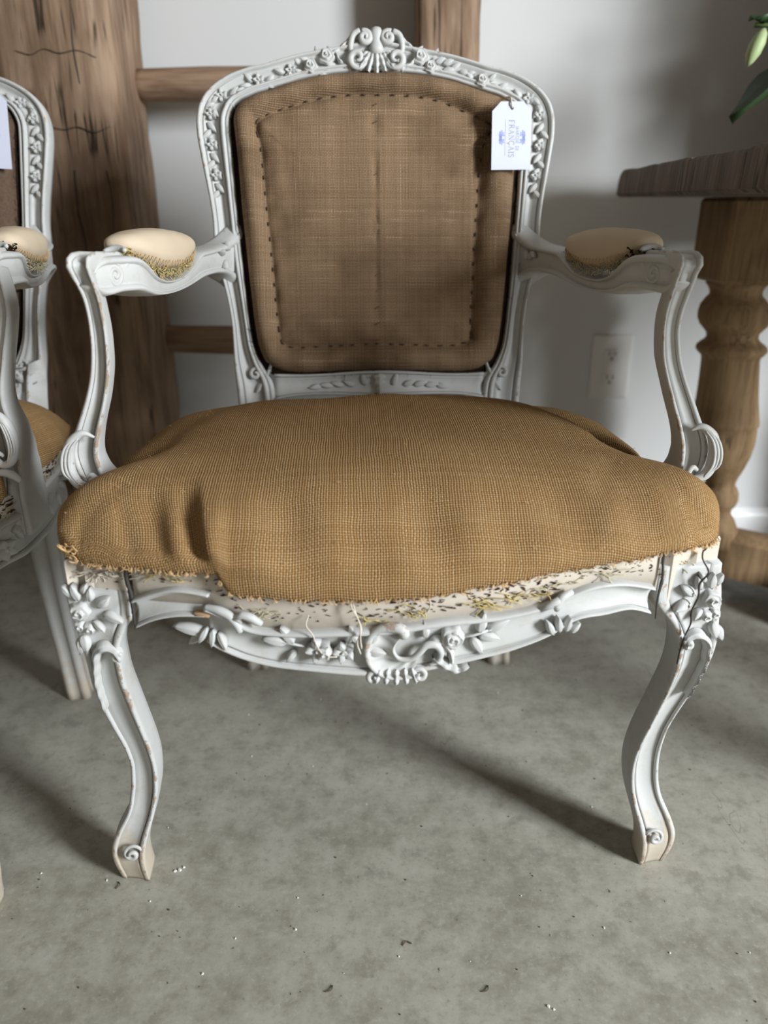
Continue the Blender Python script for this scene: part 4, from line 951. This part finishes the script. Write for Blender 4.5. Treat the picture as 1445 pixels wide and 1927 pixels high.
        for i in range(n2):
            t = i/(n2-1); a = PI*t; y = -.010-.092*math.cos(a); e_ = max(.02, math.sin(a))**.62
            xc = ARMC[s](y); zb = np.interp(y, [-.11, -.08, -.05, 0, .04, .08, .10], [.700, .689, .680, .6765, .681, .690, .692]); zt = .7225-.004*(y+.01)/.1*1.2
            zm = zb+(zt-zb)*.42; ring = []
            for j in range(28):
                b = 2*PI*j/28; c, q = math.cos(b), math.sin(b)
                cc = math.copysign(abs(c)**.8, c); qq = math.copysign(abs(q)**.85, q)
                up = (zt-zm) if q > 0 else (zm-zb)
                wob = 1+.012*math.sin(5*b+9*t)+.01*math.sin(11*t*PI+2*b)-(.05*(math.sin(26*t*PI)**2) if -.9 < q < -.35 else 0)
                ring.append((xc+s*.002+.0295*cc*e_*wob, y, zm+up*qq*e_*wob))
            rings.append(ring)
        pd = loft(rings).build('arm_pad', M['muslin'], e, label='cream muslin arm pad with worn stitched edge')
        stt = MB(); sw = MB()
        for k in range(34):
            t = (k+.5)/34; y = -.010-.090*math.cos(PI*t); xc = ARMC[s](y); e_ = math.sin(PI*t)**.62
            zb = np.interp(y, [-.11, -.08, -.05, 0, .04, .08, .10], [.700, .689, .680, .6765, .681, .690, .692])
            for q in (-1, 1):
                px_ = xc+s*.002+q*(.0268*e_+.0012)
                stt.merge(tube([(px_, y, zb+.011*e_+.001), (px_+q*.0008, y, zb+.008), (px_-q*.001, y, zb+.004)], .0005, 5))
                for m_ in range(7):
                    p = np.array((xc+s*.002+q*.0195*e_, y+R.uniform(-.003, .003), zb-.001+R.uniform(-.003, .006))); P = [p]
                    for z_ in range(3): p = p+np.array((q*R.uniform(-.001, .003), R.uniform(-.005, .005), R.uniform(-.004, .003))); P.append(p)
                    sw.merge(tube(cr(P, 6), .00045, 4))
        stt.build('pad_stitch', M['jute'], pd, kind='stuff')
        sw.build('straw_stuffing', M['straw'] if s < 0 else M['straw2'], pd, kind='stuff')
        tr = MB()
        for k in range(30):
            p = np.array((ARMC[s](-.10)+R.uniform(-.018, .018), -.100+R.uniform(-.006, .006), .699+R.uniform(-.005, .004))); P = [p]
            for z_ in range(3): p = p+np.array((R.uniform(-.004, .004), R.uniform(-.005, .003), R.uniform(-.004, .004))); P.append(p)
            tr.merge(tube(cr(P, 7), .0007, 4))
        tr.build('torn_straw', M['straw'] if s < 0 else M['hair'], pd, kind='stuff')
    # ---------------- seat cushion in burlap
    ns, nt = 200, 170
    W = lambda y: np.interp(y, [-.32, -.27, -.22, -.15, -.05, .03, .09, .15], [.312, .326, .330, .328, .322, .308, .286, .258])
    yb = .138; G = np.zeros((nt, ns, 3)); av = np.linspace(-1, 1, ns); tv = np.linspace(0, 1, nt)
    sg = lambda a: math.copysign(1-(1-abs(a))**2.0, a) if False else math.sin(PI/2*a)*.6+a*.4
    # denser rows near the front edge
    for i, t in enumerate(tv):
        tt_ = .5*t+.5*math.sin(PI/2*t)
        for j, a in enumerate(av):
            s_ = math.sin(PI/2*a)*.65+a*.35
            yfr = rail_y(s_*.318)-.011
            y = yb+(yfr-yb)*tt_
            ed = abs(s_); ef = tt_
            # rounded front corners
            rc = max(0, (ed-.84)/.16)**2*max(0, (ef-.80)/.20)**2
            x = s_*W(y)-math.copysign(.050*math.exp(-((y+.118)/.032)**2)*max(0, (ed-.70)/.30)**2, s_)
            x *= 1-.03*rc; y += .012*rc
            zh = HEM(x) if True else .44
            zside = np.interp(tt_, [0, .8, 1], [.438, .436, 0]); 
            hem = zh*max(0, (tt_-.8)/.2)+(1-max(0, (tt_-.8)/.2))*.436
            pw = 4.6+4.5*max(0, min(1, (-.14-y)/.08)); es = max(0, 1-ed**pw)**.52
            q = max(0, (tt_-.42)/.58); e2 = max(0, 1-q**3.1)**.5
            q2 = max(0, (.30-tt_)/.30); e3 = max(0, 1-q2**2.5)**.5
            top = .5215-.012*s_*s_-.018*max(0, tt_-.45)-.02*max(0, .3-tt_)
            # corners stay plump in front of the arm supports
            plump = .024*math.exp(-((ed-.95)/.17)**2)*math.exp(-((y+.225)/.062)**2)
            z = hem+(top-hem)*es*e2*e3+plump*(es*e2)**.35
            G[i, j] = (x, y, z)
    # wrinkles and pinches, along the numeric normal
    du = np.gradient(G, axis=1); dv_ = np.gradient(G, axis=0); Nn_ = np.cross(du, dv_); Nn_ /= np.maximum(np.linalg.norm(Nn_, axis=2), 1e-9)[..., None]
    if Nn_[nt//2, ns//2, 2] < 0: Nn_ = -Nn_
    X, Y, Z = G[..., 0], G[..., 1], G[..., 2]
    ga = lambda v, wd: np.exp(-(v/wd)**2)
    ss = lambda v: (lambda c: c*c*(3-2*c))(np.clip(v, 0, 1))
    fz_ = ss((.506-Z)/.035)*ss((-.175-Y)/.06)          # lower front apron
    fold = -.1555-(Z-.42)*.42                       # big fold line, leaning left as it rises
    dsp = fz_*(.0075*ss((X-fold+.004)/.008)*ss(1-(X-fold)/.10)-.0085*ga(X-fold+.013, .009)-.0048*ga(X-fold+.044, .011)-.0025*ga(X-fold+.075, .008))
    dsp += fz_*.0015*(np.sin(X*95+Z*30)+.7*np.sin(X*51-Z*60+1))
    dsp += .0018*np.sin(X*21+1)*np.sin(Y*26)+.0010*np.sin(X*47+Y*33)
    for s in (-1, 1):
        Xs = X*s
        d1 = np.hypot(Xs-.268, Y+.098); dsp -= (.026 if s > 0 else .020)*ga(d1, .020)          # pinched hollow behind the support
        # groove from the hollow toward the back
        px_, py_ = .268-.115*.0, -.09; vx, vy = -.10, .19; ln = math.hypot(vx, vy)
        al = ((Xs-px_)*vx+(Y-py_)*vy)/ln; pe = ((Xs-px_)*-vy+(Y-py_)*vx)/ln
        dsp -= (.020 if s > 0 else .004)*ga(pe, .018)*np.clip(1-al/.23, 0, 1)*ss((al+.03)/.03)
        dsp -= .0012*ga(((Xs-.22)-(Y+.2)*.5), .014)*ss((-.14-Y)/.05)*ss((Z-.45)/.02)
        dsp -= .0015*ga(((Xs-.27)+(Y+.23)*.7), .012)*ss((-.19-Y)/.04)*(Z > .44)
    edge = np.minimum(1, np.minimum((1-np.abs(av))[None, :]*30, (1-tv)[:, None]*40))
    G = G+Nn_*(dsp*edge)[..., None]
    # outward roll just above the hem
    roll = ga(Z-(G[..., 2]*0+.452), .014)*ss((-.235-Y)/.03)
    G[..., 1] -= .004*roll
    aS = np.zeros((nt, ns)); aT = np.zeros((nt, ns)); aS[:, 1:] = np.cumsum(np.linalg.norm(np.diff(G, axis=1), axis=2), axis=1); aS -= aS[:, ns//2:ns//2+1]
    aT[1:] = np.cumsum(np.linalg.norm(np.diff(G, axis=0), axis=2), axis=0)
    V = [tuple(p) for row in G for p in row]; UV = [(a, b) for a, b in zip(aS.ravel(), aT.ravel())]
    F = [(i*ns+j, (i+1)*ns+j, (i+1)*ns+j+1, i*ns+j+1) for i in range(nt-1) for j in range(ns-1)]
    # turned-in hem: tuck rows under all four sides
    loopi = [(nt-1)*ns+j for j in range(ns)]+[i*ns+ns-1 for i in range(nt-2, -1, -1)]+[j for j in range(ns-2, -1, -1)]+[i*ns for i in range(1, nt-1)]
    b0 = len(V); cen = np.array((0, -.08, .43))
    hemn = len(loopi); prev = loopi
    for stp, (inn, dz) in enumerate(((.0022, -.0025), (.006, -.002), (.016, .003))):
        new = []
        for idx in loopi:
            p = np.array(V[idx]); d = cen-p; d[2] = 0; d /= np.linalg.norm(d); rag = .0014*math.sin(idx*1.7)+.001*math.sin(idx*.41)
            V.append(tuple(p+d*inn+np.array((0, 0, dz+rag*(stp == 0))))); UV.append((UV[idx][0], UV[idx][1]+inn)); new.append(len(V)-1)
        for i in range(hemn): F.append((prev[i], new[i], new[(i+1) % hemn], prev[(i+1) % hemn]))
        prev = new
    mb = MB().add(V, F); mb.uv = UV
    cu = mb.build('seat_cushion', M['burlap'], e, label='puffed golden brown burlap seat with a ragged hem')
    # frayed threads along the hem and stray fibres
    fy = MB()
    for k in range(240):
        j = R.randrange(2, ns-2); p = np.array(G[nt-1, j]); l = R.uniform(.001, .0045)
        fy.merge(tube([p+np.array((0, -.001, .001)), p+np.array((R.uniform(-.002, .002), -.002, -l*.5)), p+np.array((R.uniform(-.004, .004), -.0022, -l))], .0005, 4))
    for k in range(40):   # frayed left corner
        p = np.array((-.303+R.uniform(0, .012), -.268+R.uniform(-.006, .01), .441+R.uniform(0, .010))); l = R.uniform(.006, .016)
        q = p+np.array((-l*R.uniform(.3, 1), R.uniform(-.004, .002), R.uniform(-.002, .008)))
        fy.merge(tube(cr([p, (p+q)/2+np.array((0, 0, R.uniform(-.003, .003))), q], 6), .0007, 4))
    fy.build('frayed_edge', M['jute'], cu, kind='stuff')
    fb_ = MB()
    for k in range(160):
        i, j = R.randrange(20, nt-4), R.randrange(6, ns-6); p = G[i, j]; a = R.uniform(0, 6.28); l = R.uniform(.002, .005)
        fb_.merge(tube([p, p+Nn_[i, j]*.0022+np.array((math.cos(a), math.sin(a), 0))*l*.5, p+Nn_[i, j]*.001+np.array((math.cos(a+.6), math.sin(a+.6), 0))*l], .00022, 3))
    fb_.build('stray_fibres', M['jute'], cu, kind='stuff')
    DEFORM[0] = None
    return e

armchair((0, .93, 0), math.radians(2.3), 'pale grey carved armchair with a bulging burlap seat, in the centre of the room', None, True)
def deform2(p):
    """the second chair has a deeper, narrower seat and straighter back legs"""
    x, y, z = p
    if LEGSIDE[0]: return (x-LEGSIDE[0]*.105, y-.122, z)          # front legs move as they are, with the seat's corner
    k = min(1, max(0, (.655-z)/.13)); k = k*k*(3-2*k)
    xs = 1. if y > .1605 or (z < .40 and y > .125) else float(np.interp(y, [-.27, -.15, -.05, .06, .16], [.65, .80, .82, .86, .92]))
    nx = x*(1+(xs-1)*k); ny = y
    if y < -.18: ny += k*(y+.18)*1.45
    if y > .10 and z < .42: ny -= .150*(.42-z)/.42
    return (nx, ny, z)
armchair((-.70, .968, 0), math.radians(5), 'second carved grey armchair, cut off by the left edge of the picture', deform2, False)

# ------------------------------------------------------------------ price tags
STROKES = {  # serif capitals as strokes on a 0..1 cell: (points, weight); weight 1 = thick stem, .4 = hairline
 'F': (.62, [([(.12, 0), (.12, 1)], 1), ([(.12, 1), (.58, 1)], .5), ([(.12, .52), (.45, .52)], .4), ([(.0, 0), (.26, 0)], .4), ([(.58, 1), (.58, .84)], .4)]),
 'R': (.74, [([(.12, 0), (.12, 1)], 1), ([(.12, 1), (.40, 1), (.54, .9), (.56, .76), (.50, .6), (.38, .52), (.12, .52)], .7), ([(.36, .52), (.68, 0)], 1), ([(.0, 0), (.24, 0)], .4)]),
 'A': (.78, [([(.08, 0), (.38, 1)], .4), ([(.38, 1), (.70, 0)], 1), ([(.19, .36), (.58, .36)], .4), ([(0, 0), (.18, 0)], .4), ([(.58, 0), (.78, 0)], .4)]),
 'N': (.82, [([(.12, 0), (.12, 1)], .4), ([(.12, 1), (.70, 0)], 1), ([(.70, 0), (.70, 1)], .4), ([(0, 0), (.24, 0)], .4), ([(.58, 1), (.82, 1)], .4)]),
 'C': (.78, [([(.70, .80), (.58, .96), (.40, 1), (.18, .88), (.06, .5), (.18, .12), (.40, 0), (.60, .05), (.72, .22)], .8)]),
 'Ç': (.78, [([(.70, .80), (.58, .96), (.40, 1), (.18, .88), (.06, .5), (.18, .12), (.40, 0), (.60, .05), (.72, .22)], .8), ([(.40, 0), (.38, -.10), (.47, -.16), (.42, -.26), (.32, -.26)], .5)]),
 'I': (.28, [([(.14, 0), (.14, 1)], 1), ([(.0, 0), (.28, 0)], .4), ([(.0, 1), (.28, 1)], .4)]),
 'S': (.58, [([(.48, .82), (.38, .97), (.24, 1), (.08, .88), (.10, .68), (.28, .54), (.46, .38), (.50, .18), (.38, .03), (.22, 0), (.06, .16)], .8)]),
 'M': (.95, [([(.10, 0), (.16, 1)], .4), ([(.16, 1), (.46, 0)], 1), ([(.46, 0), (.76, 1)], .4), ([(.76, 1), (.82, 0)], 1), ([(0, 0), (.2, 0)], .4), ([(.70, 0), (.94, 0)], .4)]),
 'H': (.80, [([(.12, 0), (.12, 1)], 1), ([(.66, 0), (.66, 1)], 1), ([(.12, .52), (.66, .52)], .4), ([(0, 0), (.24, 0)], .4), ([(.54, 0), (.78, 0)], .4), ([(0, 1), (.24, 1)], .4), ([(.54, 1), (.78, 1)], .4)]),
 'É': (.62, [([(.12, 0), (.12, 1)], 1), ([(.12, 1), (.56, 1)], .4), ([(.12, .52), (.46, .52)], .4), ([(0, 0), (.58, 0)], .4), ([(.28, 1.12), (.44, 1.30)], .7)]),
 'E': (.62, [([(.12, 0), (.12, 1)], 1), ([(.12, 1), (.56, 1)], .4), ([(.12, .52), (.46, .52)], .4), ([(0, 0), (.58, 0)], .4)]),
 'D': (.80, [([(.12, 0), (.12, 1)], 1), ([(.12, 1), (.40, 1), (.62, .85), (.70, .5), (.62, .15), (.40, 0), (.0, 0)], .7)]),
 ' ': (.4, [])}
def ribbon(P, wd, d=.0):
    """flat printed stroke in the tag's plane (x right, y up, z out)"""
    P = np.array(P, float); n = len(P); T = np.gradient(P, axis=0); T /= np.maximum(np.linalg.norm(T, axis=1), 1e-9)[:, None]
    v = []
    for p, t in zip(P, T): v += [(p[0]-t[1]*wd/2, p[1]+t[0]*wd/2, d), (p[0]+t[1]*wd/2, p[1]-t[0]*wd/2, d)]
    return MB().add(v, [(2*i, 2*i+1, 2*i+3, 2*i+2) for i in range(n-1)])
def text(s, h, wt, track):
    mb = MB(); x = 0
    for ch in s:
        w_, st = STROKES[ch]
        for pts, k in st:
            P = [(x+a*h, b*h) for a, b in pts]
            if len(P) > 3: q = cr([(a, b, 0) for a, b in P], 20); P = [(a, b) for a, b, _ in q]
            mb.merge(ribbon(P, wt*k))
        x += (w_+track)*h
    return mb, x-track*h
def ornament(seed, hgt):
    """small blue scroll-work sprig printed on the tag, growing to +x"""
    r = random.Random(seed); mb = MB()
    for s in (-1, 1):
        for k, (a, l) in enumerate(((.25, .55), (.55, .9), (.85, 1.1), (1.2, 1.0), (1.5, .75))):
            P = [(0, 0)]; aa = a*s; p = np.array((0., .02*s))
            for q in range(8): p = p+np.array((math.cos(aa), math.sin(aa)))*l*.085; P.append(tuple(p)); aa += s*(.16+.05*k)
            mb.merge(ribbon([(x*hgt, y*hgt) for x, y in P], hgt*.035))
            for q in (3, 5, 7):
                x, y = P[q]; 
                for j in range(3):
                    b = aa+j*2.1+q; mb.merge(ribbon([(x*hgt, y*hgt), ((x+.07*math.cos(b))*hgt, (y+.07*math.sin(b))*hgt), ((x+.11*math.cos(b+.3))*hgt, (y+.11*math.sin(b+.3))*hgt)], hgt*.045))
    for q in range(14):
        a = q*2*PI/14; c = (.16, 0)
        mb.merge(ribbon([(c[0]*hgt+.03*hgt*math.cos(a), .03*hgt*math.sin(a)), (c[0]*hgt+.12*hgt*math.cos(a), .12*hgt*math.sin(a))], hgt*.03))
    mb.merge(ribbon([(-.08*hgt, -.55*hgt), (-.03*hgt, -.3*hgt), (-.06*hgt, 0), (-.03*hgt, .3*hgt), (-.08*hgt, .55*hgt)], hgt*.035))
    return mb
def price_tag(origin, r, n, label, W=.0565, H=.093):
    r = np.array(r, float); n = np.array(n, float); r /= np.linalg.norm(r); n /= np.linalg.norm(n); u = np.cross(n, r)
    e = empty('price_tag', tuple(origin)); tag(e, label, 'price tag')
    c = .0115
    out = [(-W/2, -H/2), (W/2, -H/2), (W/2, H/2-c), (W/2-c, H/2), (-W/2+c, H/2), (-W/2, H/2-c)]
    mb = loft([[(x*s_, y*s_, z) for x, y in out] for s_, z in ((1, -.0004), (1, .0003))])
    put = lambda m, d=0.0: place(m, np.array((0, 0, 0)), r, u, n)
    put(mb).build('card', M['card'], e, False)
    hole = MB().add([(.0022*math.cos(a), H/2-.008+.0022*math.sin(a), .00045) for a in np.arange(14)*2*PI/14], [tuple(range(14))])
    put(hole).build('punched_hole', M['slot'], e, False)
    st = tube(cr([(0, H/2-.008, .001), (-.0012, H/2-.003, .003), (-.0018, H/2+.002, .001), (-.002, H/2+.006, -.006), (-.004, H/2+.010, -.022)], 18), .0011, 6)
    put(st).build('string', M['thread'], e)
    # printed lettering, turned a quarter to read downwards (letter tops to the right)
    def turn(m, x, y): k = MB(); k.add([(b+x, -a+y, .00055) for a, b, _ in m.v], [f for f in m.f]); return k
    t1, w1 = text('FRANÇAIS', .0072, .0010, .14); t2, w2 = text('MARCHÉ DE', .0040, .0006, .14)
    put(turn(t1, -.0036, w1/2-.0035)).build('lettering', M['inkgrey'], e, False)
    put(turn(t2, .0058, w2/2-.0035)).build('lettering', M['inkgrey'], e, False)
    put(ribbon([(-.0085, .020), (-.0085, -.024)], .0003, .00055)).build('printed_line', M['inkgrey'], e, False)
    o1 = ornament(1, .019)
    k = MB(); k.add([(a*.6+.0155, b*.72-.002, .0006) for a, b, _ in o1.v], o1.f); put(k).build('printed_sprig', M['inkblue'], e, False)
    k = MB(); k.add([(-a*.6-.0135, b*.72-.002, .0006) for a, b, _ in o1.v], [f[::-1] for f in o1.f]); put(k).build('printed_sprig', M['inkblue'], e, False)
    return e
ca, sa = math.cos(math.radians(2.3)), math.sin(math.radians(2.3))
def l2w(p, loc=(0, .93), c=ca, s=sa): return (p[0]*c-p[1]*s+loc[0], p[0]*s+p[1]*c+loc[1], p[2])
TD = .030
tp_ = backpt(.1785, .8245, TD)
price_tag(l2w(tp_), (ca, sa+.02, .01), (sa*0+.03, -1, .12), 'white price tag hanging on the right side of the burlap chair back', .0530, .0835)
c5, s5 = math.cos(math.radians(5)), math.sin(math.radians(5))
price_tag(l2w(backpt(.167, .835, .032), (-.70, .968), c5, s5), (c5, s5, -.05), (.05, -1, .12), 'white price tag on the dark chair back at the left edge', .062, .098)

# ------------------------------------------------------------------ crumbs on the floor
fl = MB(); r = np.random.RandomState(9)
def crumb(x, y, sz):
    k = 6; a0 = r.rand()*6; v = [(x+sz*(.6+.5*r.rand())*math.cos(a0+i*2*PI/k), y+sz*(.6+.5*r.rand())*math.sin(a0+i*2*PI/k), .0002) for i in range(k)]
    v += [(x+(p[0]-x)*.7, y+(p[1]-y)*.7, sz*.5+.0004) for p in v]; return MB().add(v, [tuple(range(6, 12))]+[(i, (i+1) % 6, 6+(i+1) % 6, 6+i) for i in range(6)])
spots = [(-.247, .70, .003), (-.243, .704, .002), (-.252, .698, .0022), (-.098, .618, .0018), (-.19, .565, .0018), (-.163, .607, .0014), (.016, .585, .0014), (.165, .53, .0022), (.17, .527, .0015), (.245, .62, .0016), (-.1, .66, .0012), (-.27, .655, .0014), (-.33, .685, .0016)]
for x, y, s in spots: fl.merge(crumb(x, y, s))
for k in range(26): fl.merge(crumb(r.uniform(-.45, .45), r.uniform(.5, 1.2), .0006+.0009*r.rand()))
tag(fl.build('paint_flakes', M['dust'], None, False), 'tiny white paint flakes scattered on the concrete floor', 'debris', kind='stuff')
dk = MB()
for k in range(70): dk.merge(crumb(r.uniform(-.45, .5), r.uniform(.48, 1.1), .0006+.001*r.rand()))
for x, y in ((-.315, .672), (-.06, .545), (.03, .60), (.10, .545), (-.20, .50)):
    a = r.rand()*3; dk.merge(tube(cr([(x, y, .001), (x+.006*math.cos(a), y+.006*math.sin(a), .002), (x+.010*math.cos(a+.6), y+.010*math.sin(a+.6), .0008)], 8), .0007, 4))
tag(dk.build('dark_crumbs', M['dirt'], None, False), 'tiny dark crumbs and splinters scattered on the concrete floor', 'debris', kind='stuff')
